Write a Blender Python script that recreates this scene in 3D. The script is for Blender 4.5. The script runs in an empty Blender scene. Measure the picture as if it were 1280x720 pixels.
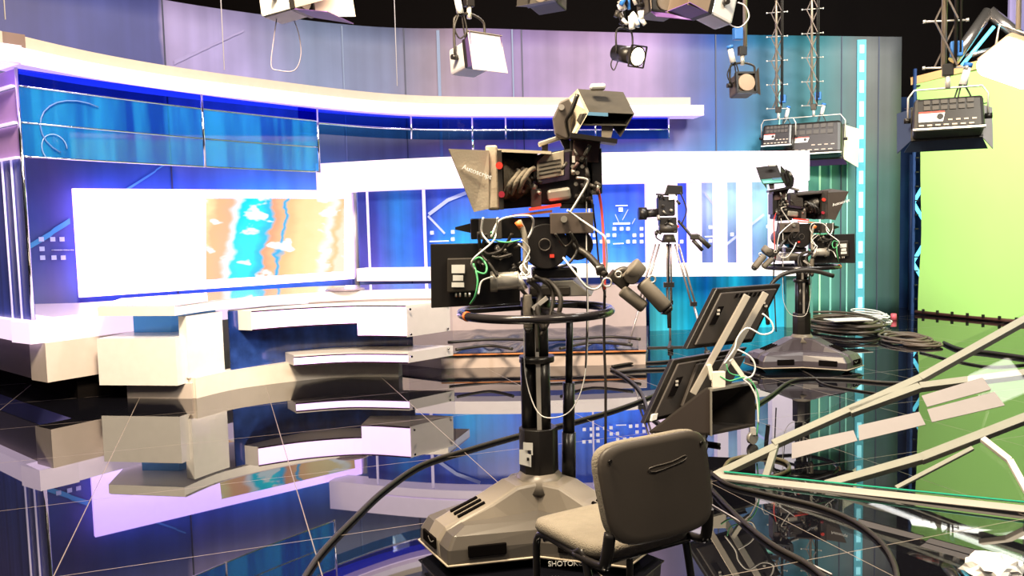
import bpy, bmesh, math, random
from mathutils import Vector, Matrix, noise
random.seed(7)
C = bpy.context.scene.collection
PI = math.pi

# ------------------------------------------------------------ camera, world, lights, exposure
F = 1034.0; CH = 1.6
pitch = math.atan(79 / F); roll = 0.025
_f = Vector((0, math.cos(pitch), -math.sin(pitch)))
_r0 = Vector((1, 0, 0)); _u0 = _r0.cross(_f)
_u = _u0 * math.cos(roll) + _r0 * math.sin(roll)
_r = _r0 * math.cos(roll) - _u0 * math.sin(roll)
EYE = Vector((0, 0, CH))
cd = bpy.data.cameras.new('camera'); cam = bpy.data.objects.new('camera', cd); C.objects.link(cam)
cd.sensor_width = 36; cd.lens = 36 * F / 1280; cd.clip_start = 0.05; cd.clip_end = 100
cam.matrix_world = Matrix(((_r.x, _u.x, -_f.x, 0), (_r.y, _u.y, -_f.y, 0), (_r.z, _u.z, -_f.z, CH), (0, 0, 0, 1)))
sc = bpy.context.scene
sc.camera = cam
sc.view_settings.view_transform = 'Standard'; sc.view_settings.look = 'None'
sc.view_settings.gamma = 1; sc.view_settings.use_curve_mapping = False
sc.view_settings.exposure = 0.0
sc.cycles.max_bounces = 7; sc.cycles.transparent_max_bounces = 12
sc.cycles.caustics_reflective = False; sc.cycles.caustics_refractive = False
sc.cycles.sample_clamp_indirect = 4

w = bpy.data.worlds.new('studio_air'); sc.world = w; w.use_nodes = True
w.node_tree.nodes['Background'].inputs[0].default_value = (0.75, 0.72, 0.9, 1)
w.node_tree.nodes['Background'].inputs[1].default_value = 0.10

def area(name, loc, target, size, power, color, sy=None):
    l = bpy.data.lights.new(name, 'AREA'); l.energy = power; l.color = color
    l.shape = 'RECTANGLE'; l.size = size; l.size_y = sy or size
    o = bpy.data.objects.new(name, l); C.objects.link(o); o.location = loc
    o.rotation_euler = (Vector(target) - Vector(loc)).to_track_quat('-Z', 'Y').to_euler()
    return o
WARM = (1.0, 0.84, 0.62); LILAC = (0.78, 0.6, 1.0)
area('key_desk', (-1.0, 3.2, 5.9), (-2.2, 8.6, 0.5), 1.4, 1350, (1.0, 0.80, 0.55))
area('key_front', (2.6, 1.0, 5.6), (0.6, 4.5, 0.9), 1.2, 200, WARM)
area('key_front_side', (-2.8, 1.2, 5.2), (0.4, 4.0, 1.2), 1.0, 170, WARM)
area('wash_wall_middle', (0.5, 8.8, 6.0), (0.5, 13.2, 2.2), 3.0, 80, (0.9, 0.85, 1.0), 0.8)
area('wash_wall_west', (-3.0, 7.0, 6.1), (-5.0, 10.8, 2.0), 2.5, 70, (0.86, 0.8, 1.0), 0.8)
area('wash_wall_east', (4.6, 8.6, 6.0), (5.4, 13.2, 2.0), 2.0, 55, (0.95, 0.93, 0.9), 0.8)
area('green_wash', (5.0, 8.2, 5.9), (7.2, 12.2, 1.8), 2.0, 560, (1, 0.97, 0.88), 0.8)
area('green_wash_low', (4.2, 2.6, 5.6), (8.2, 9.5, 1.2), 1.5, 420, (1, 0.97, 0.88), 0.8)
area('stage_top', (2.2, 8.4, 6.3), (-0.6, 8.9, 0.4), 1.0, 260, (1.0, 0.86, 0.78))

# ------------------------------------------------------------ pixel -> place
def ray(px, py): return _f + _r * ((px - 640) / F) + _u * ((360 - py) / F)
def P(px, py, Y):
    d = ray(px, py); return EYE + d * (Y / d.y)
def H(px, py, h=0.0):
    d = ray(px, py); return EYE + d * ((h - CH) / d.z)
def V(px, Y, h):
    """point at depth Y and height h in the picture column px (columns taken at the height's own row)"""
    py = 360
    for _ in range(4):
        p = P(px, py, Y)
        py -= (h - p.z) / Y * F
    p = P(px, py, Y); p.z = h
    return p

# ------------------------------------------------------------ materials
MATS = {}
def mat(name, col=None, rough=0.5, metal=0.0, var=0.06, emit=None, es=0.0, scale=12.0, bump=0.0, ior=1.45, coat=0.0):
    if name in MATS: return MATS[name]
    m = bpy.data.materials.new(name); m.use_nodes = True; nt = m.node_tree; b = nt.nodes['Principled BSDF']
    b.inputs['Roughness'].default_value = rough; b.inputs['Metallic'].default_value = metal; b.inputs['IOR'].default_value = ior
    b.inputs['Coat Weight'].default_value = coat
    tc = nt.nodes.new('ShaderNodeTexCoord'); nz = nt.nodes.new('ShaderNodeTexNoise'); nz.inputs['Scale'].default_value = scale
    nt.links.new(tc.outputs['Object'], nz.inputs['Vector'])
    mx = nt.nodes.new('ShaderNodeMix'); mx.data_type = 'RGBA'
    mx.inputs[6].default_value = tuple(max(0, c * (1 - var)) for c in col) + (1,)
    mx.inputs[7].default_value = tuple(min(1, c * (1 + var)) for c in col) + (1,)
    nt.links.new(nz.outputs['Fac'], mx.inputs[0]); nt.links.new(mx.outputs[2], b.inputs['Base Color'])
    if emit:
        b.inputs['Emission Color'].default_value = tuple(emit) + (1,); b.inputs['Emission Strength'].default_value = es
    if bump:
        bp = nt.nodes.new('ShaderNodeBump'); bp.inputs['Strength'].default_value = bump; bp.inputs['Distance'].default_value = 0.01
        n2 = nt.nodes.new('ShaderNodeTexNoise'); n2.inputs['Scale'].default_value = scale * 8
        nt.links.new(tc.outputs['Object'], n2.inputs['Vector'])
        nt.links.new(n2.outputs['Fac'], bp.inputs['Height']); nt.links.new(bp.outputs[0], b.inputs['Normal'])
    MATS[name] = m; return m
def glass_mat(name, tint, refl=0.08, rough=0.02, ior=1.5, haze=0.0, hazecol=(0.1, 0.3, 0.7), bands=None):
    if name in MATS: return MATS[name]
    m = bpy.data.materials.new(name); m.use_nodes = True; nt = m.node_tree; nt.nodes.clear()
    out = nt.nodes.new('ShaderNodeOutputMaterial'); tr = nt.nodes.new('ShaderNodeBsdfTransparent'); tr.inputs[0].default_value = tint + (1,)
    gl = nt.nodes.new('ShaderNodeBsdfGlossy'); gl.inputs['Roughness'].default_value = rough
    fr = nt.nodes.new('ShaderNodeLayerWeight'); fr.inputs[0].default_value = 0.5
    pw = nt.nodes.new('ShaderNodeMath'); pw.operation = 'POWER'; pw.inputs[1].default_value = 4.5; nt.links.new(fr.outputs['Facing'], pw.inputs[0])
    ad = nt.nodes.new('ShaderNodeMath'); ad.operation = 'ADD'; ad.use_clamp = True; ad.inputs[1].default_value = refl * 0.5
    nt.links.new(pw.outputs[0], ad.inputs[0])
    base = tr.outputs[0]
    if haze:
        df = nt.nodes.new('ShaderNodeBsdfDiffuse'); df.inputs[0].default_value = hazecol + (1,)
        if bands:
            tc = nt.nodes.new('ShaderNodeTexCoord'); mpn = nt.nodes.new('ShaderNodeMapping'); mpn.inputs['Scale'].default_value = (3.2, 3.2, 0.25)
            nz = nt.nodes.new('ShaderNodeTexNoise'); nz.inputs['Scale'].default_value = 1.3; nz.inputs['Detail'].default_value = 3
            rp = nt.nodes.new('ShaderNodeValToRGB'); rp.color_ramp.elements[0].position = 0.4; rp.color_ramp.elements[1].position = 0.62
            rp.color_ramp.elements[0].color = bands[0] + (1,); rp.color_ramp.elements[1].color = bands[1] + (1,)
            nt.links.new(tc.outputs['Object'], mpn.inputs[0]); nt.links.new(mpn.outputs[0], nz.inputs['Vector']); nt.links.new(nz.outputs['Fac'], rp.inputs[0]); nt.links.new(rp.outputs[0], df.inputs[0])
        m0 = nt.nodes.new('ShaderNodeMixShader'); m0.inputs[0].default_value = haze
        nt.links.new(tr.outputs[0], m0.inputs[1]); nt.links.new(df.outputs[0], m0.inputs[2]); base = m0.outputs[0]
    mx = nt.nodes.new('ShaderNodeMixShader')
    nt.links.new(ad.outputs[0], mx.inputs[0]); nt.links.new(base, mx.inputs[1]); nt.links.new(gl.outputs[0], mx.inputs[2])
    nt.links.new(mx.outputs[0], out.inputs[0]); MATS[name] = m; return m

white = mat('white_lacquer', (0.84, 0.82, 0.80), 0.25, coat=0.3)
beige = mat('beige_lacquer', (0.62, 0.54, 0.50), 0.35)
led = mat('led_white', (0.35, 0.35, 0.35), 0.4, emit=(1.0, 0.74, 1.0), es=1.0)
led_desk = mat('led_desk', (0.8, 0.8, 0.8), 0.4, emit=(0.80, 0.50, 1.0), es=3.4)
led_lilac = mat('led_lilac', (0.7, 0.6, 0.8), 0.4, emit=(0.62, 0.42, 0.95), es=0.9)
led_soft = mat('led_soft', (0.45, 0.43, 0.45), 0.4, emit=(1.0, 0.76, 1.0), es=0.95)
chrome = mat('chrome', (0.8, 0.8, 0.85), 0.12, 1.0)
black = mat('black_plastic', (0.014, 0.012, 0.011), 0.36)
black_metal = mat('black_metal', (0.02, 0.018, 0.018), 0.28, 0.0)
rubber = mat('cable_rubber', (0.022, 0.018, 0.015), 0.5)
charcoal = mat('charcoal_paint', (0.03, 0.025, 0.02), 0.45)
hoodfab = mat('hood_fabric', (0.52, 0.44, 0.33), 0.8, bump=0.12)
greymetal = mat('grey_metal', (0.32, 0.30, 0.26), 0.4, 0.4)
pedgrey = mat('pedestal_grey', (0.20, 0.175, 0.145), 0.35)
darkgrey = mat('dark_grey', (0.06, 0.052, 0.045), 0.5)
alu = mat('aluminium', (0.72, 0.68, 0.62), 0.35, 0.5)
framepaint = mat('frame_paint', (0.38, 0.35, 0.31), 0.45)
reflection_mat = mat('reflection_plate', (0.24, 0.22, 0.22), 0.6)
fabric = mat('chair_fabric', (0.24, 0.21, 0.165), 0.9, var=0.15, bump=0.5, scale=30)
chairback = mat('chair_shell', (0.055, 0.045, 0.037), 0.5)
red = mat('red_plastic', (0.8, 0.06, 0.04), 0.4)
orange = mat('orange_tape', (0.9, 0.2, 0.04), 0.5)
whitepl = mat('white_plastic', (0.85, 0.83, 0.8), 0.4)
greencab = mat('green_cable', (0.08, 0.4, 0.16), 0.5)
bluepl = mat('blue_plug', (0.03, 0.16, 0.5), 0.4)
purplegel = mat('purple_gel', (0.25, 0.12, 0.42), 0.5)
labelm = mat('label_paper', (0.75, 0.75, 0.72), 0.6)
lampsilver = mat('lamp_silver', (0.62, 0.60, 0.60), 0.4, 0.3)
lampgrey = mat('lamp_grey', (0.2, 0.18, 0.15), 0.5, 0.2)
lens_dark = mat('lens_glass', (0.18, 0.15, 0.12), 0.1, coat=1)
lamp_on = mat('lamp_lit', (1, 1, 1), 0.5, emit=(1, 0.8, 0.55), es=12)
lamp_white = mat('lamp_lit_white', (1, 1, 1), 0.5, emit=(1, 0.97, 0.88), es=6)
wood = mat('pine_batten', (0.72, 0.42, 0.18), 0.6)
voidblack = mat('black_drape', (0.006, 0.005, 0.005), 0.9, ior=1.05)
truss_m = mat('truss_aluminium', (0.55, 0.5, 0.46), 0.25, 0.9)
cyanled = mat('cyan_led', (0.1, 0.5, 0.6), 0.4, emit=(0.15, 0.75, 1.0), es=1.8)
striplamp = mat('strip_lamp', (0.3, 0.7, 0.8), 0.4, emit=(0.30, 0.85, 1.0), es=1.35)
stripdim = mat('strip_dim', (0.1, 0.4, 0.5), 0.5, emit=(0.04, 0.3, 0.42), es=0.3)

# ------------------------------------------------------------ mesh builder
ORI = {}
class MB:
    def __init__(s): s.bm = bmesh.new()
    def quad(s, pts):
        vs = [s.bm.verts.new(Vector(p)) for p in pts]; return s.bm.faces.new(vs)
    def box(s, c, size, R=None, taper=1.0):
        c = Vector(c); R = R or Matrix.Identity(3); hx, hy, hz = [d / 2 for d in size]
        vs = []
        for z in (-hz, hz):
            t = taper if z > 0 else 1.0
            for x, y in ((-hx, -hy), (hx, -hy), (hx, hy), (-hx, hy)):
                vs.append(s.bm.verts.new(c + R @ Vector((x * t, y * t, z))))
        for f in ((0, 3, 2, 1), (4, 5, 6, 7), (0, 1, 5, 4), (1, 2, 6, 5), (2, 3, 7, 6), (3, 0, 4, 7)):
            s.bm.faces.new([vs[i] for i in f])
        return s
    def hull8(s, lo, hi):
        a = [s.bm.verts.new(Vector(p)) for p in lo]; b = [s.bm.verts.new(Vector(p)) for p in hi]; n = len(a)
        s.bm.faces.new(a[::-1]); s.bm.faces.new(b)
        for i in range(n): s.bm.faces.new([a[i], a[(i + 1) % n], b[(i + 1) % n], b[i]])
        return s
    def slab(s, pts, th, nrm=None):
        pts = [Vector(p) for p in pts]
        n = nrm or (pts[1] - pts[0]).cross(pts[2] - pts[0]).normalized()
        return s.hull8(pts, [p + n * th for p in pts])
    def beam(s, p, q, wd, ht, up=(0, 0, 1)):
        p = Vector(p); q = Vector(q); d = (q - p); L = d.length; d.normalize()
        side = d.cross(Vector(up))
        if side.length < 1e-4: side = d.cross(Vector((0, 1, 0)))
        side.normalize(); u = side.cross(d)
        R = Matrix((side, d, u)).transposed()
        return s.box((p + q) / 2, (wd, L, ht), R)
    def cyl(s, p, q, r, r2=None, n=16, caps=True):
        p = Vector(p); q = Vector(q); r2 = r if r2 is None else r2
        d = (q - p).normalized(); a = d.orthogonal().normalized(); b = d.cross(a)
        A = []; B = []
        for i in range(n):
            t = 2 * PI * i / n; o = a * math.cos(t) + b * math.sin(t)
            A.append(s.bm.verts.new(p + o * r)); B.append(s.bm.verts.new(q + o * r2))
        for i in range(n):
            f = s.bm.faces.new([A[i], A[(i + 1) % n], B[(i + 1) % n], B[i]]); f.smooth = True
        if caps:
            s.bm.faces.new(A[::-1]); s.bm.faces.new(B)
        return s
    def tube(s, pts, r, n=8, closed=False, sub=5, flat=1.0):
        pts = [Vector(p) for p in pts]
        if sub > 1 and len(pts) > 2:
            N = len(pts); out = []
            rng = range(N if closed else N - 1)
            for i in rng:
                g = (lambda k: pts[k % N]) if closed else (lambda k: pts[min(max(k, 0), N - 1)])
                p0, p1, p2, p3 = g(i - 1), g(i), g(i + 1), g(i + 2)
                for k in range(sub):
                    t = k / sub
                    out.append(0.5 * ((2 * p1) + (p2 - p0) * t + (2 * p0 - 5 * p1 + 4 * p2 - p3) * t * t + (3 * p1 - p0 - 3 * p2 + p3) * t ** 3))
            if not closed: out.append(pts[-1])
            pts = out
        N = len(pts); rings = []; prev = None
        for i, p in enumerate(pts):
            if closed: d = pts[(i + 1) % N] - pts[i - 1]
            else: d = pts[min(i + 1, N - 1)] - pts[max(i - 1, 0)]
            if d.length < 1e-9: d = Vector((0, 0, 1))
            d.normalize()
            a = d.orthogonal().normalized() if prev is None else (prev - d * prev.dot(d))
            if a.length < 1e-6: a = d.orthogonal()
            a.normalize(); prev = a; b = d.cross(a)
            rings.append([s.bm.verts.new(p + (a * math.cos(2 * PI * k / n) + b * math.sin(2 * PI * k / n) * flat) * r) for k in range(n)])
        for i in range(N if closed else N - 1):
            A, B = rings[i], rings[(i + 1) % N]
            for k in range(n):
                f = s.bm.faces.new([A[k], A[(k + 1) % n], B[(k + 1) % n], B[k]]); f.smooth = True
        if not closed:
            s.bm.faces.new(rings[0][::-1]); s.bm.faces.new(rings[-1])
        return s
    def strip(s, path, z0, z1, depth, closed_ends=True, inward=None):
        """curved wall-like bar: path = [(x,y)] or with z0,z1 lists; extruded back by depth along the local normal"""
        n = len(path); z0 = z0 if isinstance(z0, (list, tuple)) else [z0] * n; z1 = z1 if isinstance(z1, (list, tuple)) else [z1] * n
        nr = []
        for i in range(n):
            a = Vector(path[max(i - 1, 0)]); b = Vector(path[min(i + 1, n - 1)]); d = (b - a).normalized()
            nr.append(Vector((-d.y, d.x)))
        rows = []
        for i in range(n):
            x, y = path[i]; bx, by = x + nr[i].x * depth, y + nr[i].y * depth
            rows.append([s.bm.verts.new(v) for v in ((x, y, z0[i]), (x, y, z1[i]), (bx, by, z1[i]), (bx, by, z0[i]))])
        for i in range(n - 1):
            for k in range(4):
                s.bm.faces.new([rows[i][k], rows[i + 1][k], rows[i + 1][(k + 1) % 4], rows[i][(k + 1) % 4]])
        s.bm.faces.new(rows[0]); s.bm.faces.new(rows[-1][::-1])
        return s
    def poly(s, pts, z0, z1):
        return s.hull8([(p[0], p[1], z0) for p in pts], [(p[0], p[1], z1) for p in pts])
    def build(s, name, m, parent=None, M=None, bevel=0.0, smooth=False, origin=None, uv=None):
        bm = s.bm
        if M is not None: bmesh.ops.transform(bm, matrix=M, verts=bm.verts)
        bmesh.ops.recalc_face_normals(bm, faces=bm.faces)
        if parent is not None: o0 = ORI[parent.name]
        elif origin is not None: o0 = Vector(origin)
        else:
            xs = [v.co for v in bm.verts]
            o0 = Vector(((min(v.x for v in xs) + max(v.x for v in xs)) / 2, (min(v.y for v in xs) + max(v.y for v in xs)) / 2, min(v.z for v in xs)))
        for v in bm.verts: v.co -= o0
        if smooth:
            for f in bm.faces: f.smooth = True
        if uv:
            ul = bm.loops.layers.uv.new('UVMap')
            for f in bm.faces:
                for l in f.loops: l[ul].uv = uv(l.vert.co + o0)
        me = bpy.data.meshes.new(name); bm.to_mesh(me); bm.free(); me.materials.append(m)
        o = bpy.data.objects.new(name, me); C.objects.link(o)
        if parent is not None: o.parent = parent
        else: o.location = o0
        ORI[o.name] = o0
        if bevel:
            b = o.modifiers.new('edge', 'BEVEL'); b.width = bevel; b.segments = 2; b.limit_method = 'ANGLE'; b.angle_limit = 0.7
        return o
def thing(name, loc, label, cat, group=None):
    o = bpy.data.objects.new(name, None); C.objects.link(o); o.location = loc; o.empty_display_size = 0.2
    ORI[o.name] = Vector(loc); tag(o, label, cat, group); return o
def tag(o, label, cat, group=None):
    o['label'] = label; o['category'] = cat
    if group: o['group'] = group
    return o
def struct(o): o['kind'] = 'structure'; return o
def smoothpath(pts, sub=6):
    pts = [Vector(p) for p in pts]; out = []; N = len(pts)
    for i in range(N - 1):
        p0, p1, p2, p3 = pts[max(i - 1, 0)], pts[i], pts[i + 1], pts[min(i + 2, N - 1)]
        for k in range(sub):
            t = k / sub
            out.append(0.5 * ((2 * p1) + (p2 - p0) * t + (2 * p0 - 5 * p1 + 4 * p2 - p3) * t * t + (3 * p1 - p0 - 3 * p2 + p3) * t ** 3))
    out.append(pts[-1]); return out
def letter(body, name, m, parent, origin_pt, xdir, ydir, size, extrude=0.001):
    cu = bpy.data.curves.new(name, 'FONT'); cu.body = body; cu.size = size; cu.extrude = extrude; cu.align_x = 'LEFT'
    tmp = bpy.data.objects.new(name, cu); C.objects.link(tmp); bpy.context.view_layer.update()
    me = bpy.data.meshes.new_from_object(tmp.evaluated_get(bpy.context.evaluated_depsgraph_get())); bpy.data.objects.remove(tmp)
    me.materials.clear(); me.materials.append(m)
    o = bpy.data.objects.new(name, me); C.objects.link(o)
    x = Vector(xdir).normalized(); y = Vector(ydir); y = (y - x * y.dot(x)).normalized(); z = x.cross(y)
    p = Vector(origin_pt) - (ORI[parent.name] if parent else Vector())
    o.matrix_basis = Matrix(((x.x, y.x, z.x, p.x), (x.y, y.y, z.y, p.y), (x.z, y.z, z.z, p.z), (0, 0, 0, 1)))
    if parent: o.parent = parent
    ORI[o.name] = ORI[parent.name] if parent else Vector()
    return o
def Rz(a): return Matrix.Rotation(a, 3, 'Z')
def Ry(a): return Matrix.Rotation(a, 3, 'Y')
def Rx(a): return Matrix.Rotation(a, 3, 'X')

# ------------------------------------------------------------ print material (ramp over u, two rows mixed over v)
def print_mat(name, top, low, vmid=0.5, vw=0.25, rough=0.35, emit=0.0, stripes=0.0, blot=0.35, coat=0.2, stripe_scale=60):
    m = bpy.data.materials.new(name); m.use_nodes = True; nt = m.node_tree; b = nt.nodes['Principled BSDF']
    N = nt.nodes.new; L = nt.links.new
    uvn = N('ShaderNodeTexCoord'); sep = N('ShaderNodeSeparateXYZ'); L(uvn.outputs['UV'], sep.inputs[0])
    def lin(c): return tuple((x / 255 / 12.92 if x / 255 <= 0.04045 else ((x / 255 + 0.055) / 1.055) ** 2.4) for x in c)
    def ramp(st):
        r = N('ShaderNodeValToRGB'); e = r.color_ramp.elements
        while len(e) < len(st): e.new(0.5)
        for k, (p, c) in enumerate(st): e[k].position = p
        for k, (p, c) in enumerate(st): e[k].color = lin(c) + (1,)
        return r
    r1 = ramp(top); r2 = ramp(low)
    wob = N('ShaderNodeTexNoise'); wob.inputs['Scale'].default_value = 3.5; wob.inputs['Detail'].default_value = 3
    L(uvn.outputs['UV'], wob.inputs['Vector'])
    w2 = N('ShaderNodeMath'); w2.operation = 'MULTIPLY_ADD'; w2.inputs[1].default_value = 0.03; L(wob.outputs['Fac'], w2.inputs[0]); 
    sb = N('ShaderNodeMath'); sb.operation = 'SUBTRACT'; sb.inputs[1].default_value = 0.015; L(sep.outputs[0], sb.inputs[0]); L(sb.outputs[0], w2.inputs[2])
    L(w2.outputs[0], r1.inputs[0]); L(w2.outputs[0], r2.inputs[0])
    mp = N('ShaderNodeMapRange'); mp.inputs[1].default_value = vmid - vw; mp.inputs[2].default_value = vmid + vw; mp.interpolation_type = 'SMOOTHSTEP'
    L(sep.outputs[1], mp.inputs[0])
    mx = N('ShaderNodeMix'); mx.data_type = 'RGBA'; L(mp.outputs[0], mx.inputs[0]); L(r2.outputs[0], mx.inputs[6]); L(r1.outputs[0], mx.inputs[7])
    # cloudy blotches
    map2 = N('ShaderNodeMapping'); map2.inputs['Scale'].default_value = (14, 3, 1); L(uvn.outputs['UV'], map2.inputs[0])
    nz = N('ShaderNodeTexNoise'); nz.inputs['Scale'].default_value = 1.0; nz.inputs['Detail'].default_value = 4; L(map2.outputs[0], nz.inputs['Vector'])
    m1 = N('ShaderNodeMapRange'); m1.inputs[1].default_value = 0.3; m1.inputs[2].default_value = 0.7; m1.inputs[3].default_value = 1 - blot; m1.inputs[4].default_value = 1 + blot * 0.6
    L(nz.outputs['Fac'], m1.inputs[0])
    mm = N('ShaderNodeVectorMath'); mm.operation = 'SCALE'; L(mx.outputs[2], mm.inputs[0]); L(m1.outputs[0], mm.inputs[3])
    last = mm.outputs[0]
    if stripes:
        map3 = N('ShaderNodeMapping'); map3.inputs['Scale'].default_value = (stripe_scale, 0.15, 1); L(uvn.outputs['UV'], map3.inputs[0])
        n3 = N('ShaderNodeTexNoise'); n3.inputs['Scale'].default_value = 1.0; n3.inputs['Detail'].default_value = 3; L(map3.outputs[0], n3.inputs['Vector'])
        m3 = N('ShaderNodeMapRange'); m3.inputs[1].default_value = 0.35; m3.inputs[2].default_value = 0.65; m3.inputs[3].default_value = 1 - stripes; m3.inputs[4].default_value = 1 + stripes
        L(n3.outputs['Fac'], m3.inputs[0])
        m4 = N('ShaderNodeVectorMath'); m4.operation = 'SCALE'; L(last, m4.inputs[0]); L(m3.outputs[0], m4.inputs[3]); last = m4.outputs[0]
    L(last, b.inputs['Base Color']); b.inputs['Roughness'].default_value = rough; b.inputs['Coat Weight'].default_value = coat
    b.inputs['Coat Roughness'].default_value = 0.2
    if emit:
        L(last, b.inputs['Emission Color']); b.inputs['Emission Strength'].default_value = emit
    return m

# ============================================================ THE ROOM
# floor: polished black tiles, joints drawn by the tile grid in the world frame
def floor_material():
    m = bpy.data.materials.new('polished_black_tile'); m.use_nodes = True; nt = m.node_tree; b = nt.nodes['Principled BSDF']
    N = nt.nodes.new; L = nt.links.new
    geo = N('ShaderNodeTexCoord'); mp = N('ShaderNodeMapping'); mp.vector_type = 'POINT'
    # grid axes from two joint directions
    a = H(332, 482); bb = H(403, 720); d1 = (a - bb); ang = math.atan2(d1.y, d1.x) - PI / 2
    p0 = H(403, 720)
    c, s = math.cos(-ang), math.sin(-ang)
    ox = c * p0.x - s * p0.y
    q = H(300, 687.5); oy = s * q.x + c * q.y
    mp.inputs['Rotation'].default_value = (0, 0, -ang); mp.inputs['Location'].default_value = (-ox, -oy, 0)
    L(geo.outputs['Object'], mp.inputs[0])
    sp = N('ShaderNodeSeparateXYZ'); L(mp.outputs[0], sp.inputs[0])
    T = TILE
    masks = []
    for k in (0, 1):
        dv = N('ShaderNodeMath'); dv.operation = 'DIVIDE'; dv.inputs[1].default_value = T; L(sp.outputs[k], dv.inputs[0])
        rd = N('ShaderNodeMath'); rd.operation = 'ROUND'; L(dv.outputs[0], rd.inputs[0])
        su = N('ShaderNodeMath'); su.operation = 'SUBTRACT'; L(dv.outputs[0], su.inputs[0]); L(rd.outputs[0], su.inputs[1])
        ab = N('ShaderNodeMath'); ab.operation = 'ABSOLUTE'; L(su.outputs[0], ab.inputs[0])
        lt = N('ShaderNodeMath'); lt.operation = 'LESS_THAN'; lt.inputs[1].default_value = 0.0022; L(ab.outputs[0], lt.inputs[0])
        masks.append(lt)
    mx = N('ShaderNodeMath'); mx.operation = 'MAXIMUM'; L(masks[0].outputs[0], mx.inputs[0]); L(masks[1].outputs[0], mx.inputs[1])
    nz = N('ShaderNodeTexNoise'); nz.inputs['Scale'].default_value = 60; nz.inputs['Detail'].default_value = 6; L(geo.outputs['Object'], nz.inputs['Vector'])
    rp = N('ShaderNodeMapRange'); rp.inputs[1].default_value = 0.62; rp.inputs[2].default_value = 0.72; rp.inputs[3].default_value = 0; rp.inputs[4].default_value = 0.05
    L(nz.outputs['Fac'], rp.inputs[0])
    co = N('ShaderNodeMix'); co.data_type = 'RGBA'; co.inputs[6].default_value = (0.004, 0.004, 0.006, 1); co.inputs[7].default_value = (0.20, 0.16, 0.13, 1)
    L(mx.outputs[0], co.inputs[0])
    c2 = N('ShaderNodeMix'); c2.data_type = 'RGBA'; c2.inputs[7].default_value = (0.10, 0.12, 0.18, 1); L(co.outputs[2], c2.inputs[6]); L(rp.outputs[0], c2.inputs[0])
    L(c2.outputs[2], b.inputs['Base Color'])
    rr = N('ShaderNodeMath'); rr.operation = 'MULTIPLY_ADD'; rr.inputs[1].default_value = 0.4; rr.inputs[2].default_value = 0.012; L(mx.outputs[0], rr.inputs[0])
    L(rr.outputs[0], b.inputs['Roughness']); b.inputs['IOR'].default_value = 1.88
    return m
TILE = 1.19
fl = struct(MB().box((0, 5, -0.05), (22, 22, 0.1)).build('floor', floor_material(), origin=(0, 0, 0)))
struct(MB().box((0, 5, 6.75), (22, 22, 0.1)).build('ceiling', voidblack))
struct(MB().box((0, 15.6, 3.35), (22, 0.1, 6.7)).build('wall_far', voidblack))
struct(MB().box((-10.0, 5, 3.35), (0.1, 22, 6.7)).build('wall_left', voidblack))
struct(MB().box((10.6, 5, 3.35), (0.1, 22, 6.7)).build('wall_right', voidblack))

# curved printed set wall
wp = smoothpath([(-8.4, 7.7), (-6.9, 9.0), (-5.35, 10.35), (-3.9, 11.75), (-1.95, 12.98), (0.25, 13.25), (3.12, 13.3), (6.20, 13.2)], 10)
cum = [0]
for i in range(1, len(wp)): cum.append(cum[-1] + (wp[i] - wp[i - 1]).length)
WT = cum[-1]
def wall_u(p):
    best = None
    for i in range(len(wp) - 1):
        a, b_ = wp[i], wp[i + 1]; ab = b_ - a; t = max(0, min(1, (Vector((p[0], p[1])) - a).dot(ab) / ab.length_squared))
        d = ((a + ab * t) - Vector((p[0], p[1]))).length
        if best is None or d < best[0]: best = (d, cum[i] + ab.length * t)
    return best[1] / WT
def wall_hit(px):
    """plan point where picture column px meets the set wall"""
    best = None
    for i in range(len(wp) - 1):
        for k in range(10):
            q = wp[i].lerp(wp[i + 1], k / 10); pp = 640 + F * q.x / q.y
            if best is None or abs(pp - px) < best[0]: best = (abs(pp - px), q.copy())
    return best[1]
def wu(px): return wall_u(wall_hit(px))
def wtop(u):
    return 4.68 if u < 0.6 else 4.68 - (u - 0.6) / 0.4 * 0.30
# colours of the print, plus one painted lamp glow, by picture column, converted to distance along the wall
top_st = [(0.0, (55, 59, 110)), (wu(60), (53, 59, 117)), (wu(150), (60, 68, 128)), (wu(218), (63, 70, 130)), (wu(223), (129, 122, 165)), (wu(320), (129, 126, 174)),
          (wu(400), (96, 111, 145)), (wu(500), (84, 93, 124)), (wu(560), (129, 117, 138)), (wu(640), (111, 97, 145)), (wu(730), (144, 124, 163)), (wu(810), (146, 126, 170)),
          (wu(865), (81, 82, 138)), (wu(895), (38, 70, 138)), (wu(950), (25, 90, 124)), (wu(1020), (41, 106, 117)), (wu(1085), (89, 93, 95)), (1.0, (72, 75, 79))]  # grey-brown stop near the right end paints in reflected lamp glow
low_st = [(0.0, (74, 78, 140)), (wu(30), (78, 88, 150)), (wu(70), (88, 84, 146)), (wu(130), (51, 90, 170)), (wu(240), (43, 99, 179)), (wu(330), (34, 135, 188)),
          (wu(400), (77, 144, 188)), (wu(470), (129, 135, 170)), (wu(560), (137, 126, 165)), (wu(700), (103, 117, 188)), (wu(830), (60, 117, 184)), (wu(900), (51, 126, 174)),
          (wu(960), (60, 157, 174)), (wu(1010), (103, 184, 165)), (wu(1050), (77, 135, 128)), (wu(1100), (53, 88, 88)), (1.0, (44, 64, 69))]
wallmat = print_mat('printed_set_wall', top_st, low_st, vmid=0.56, vw=0.13, stripes=0.10, blot=0.28, stripe_scale=70, rough=0.6, coat=0.0)
mb = MB(); NR = 14; g = []
for i, p in enumerate(wp):
    top = wtop(cum[i] / WT); g.append([mb.bm.verts.new((p.x, p.y, top * k / NR)) for k in range(NR + 1)])
for i in range(len(wp) - 1):
    for k in range(NR): mb.bm.faces.new([g[i][k], g[i + 1][k], g[i + 1][k + 1], g[i][k + 1]])
_cache = {}
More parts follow.
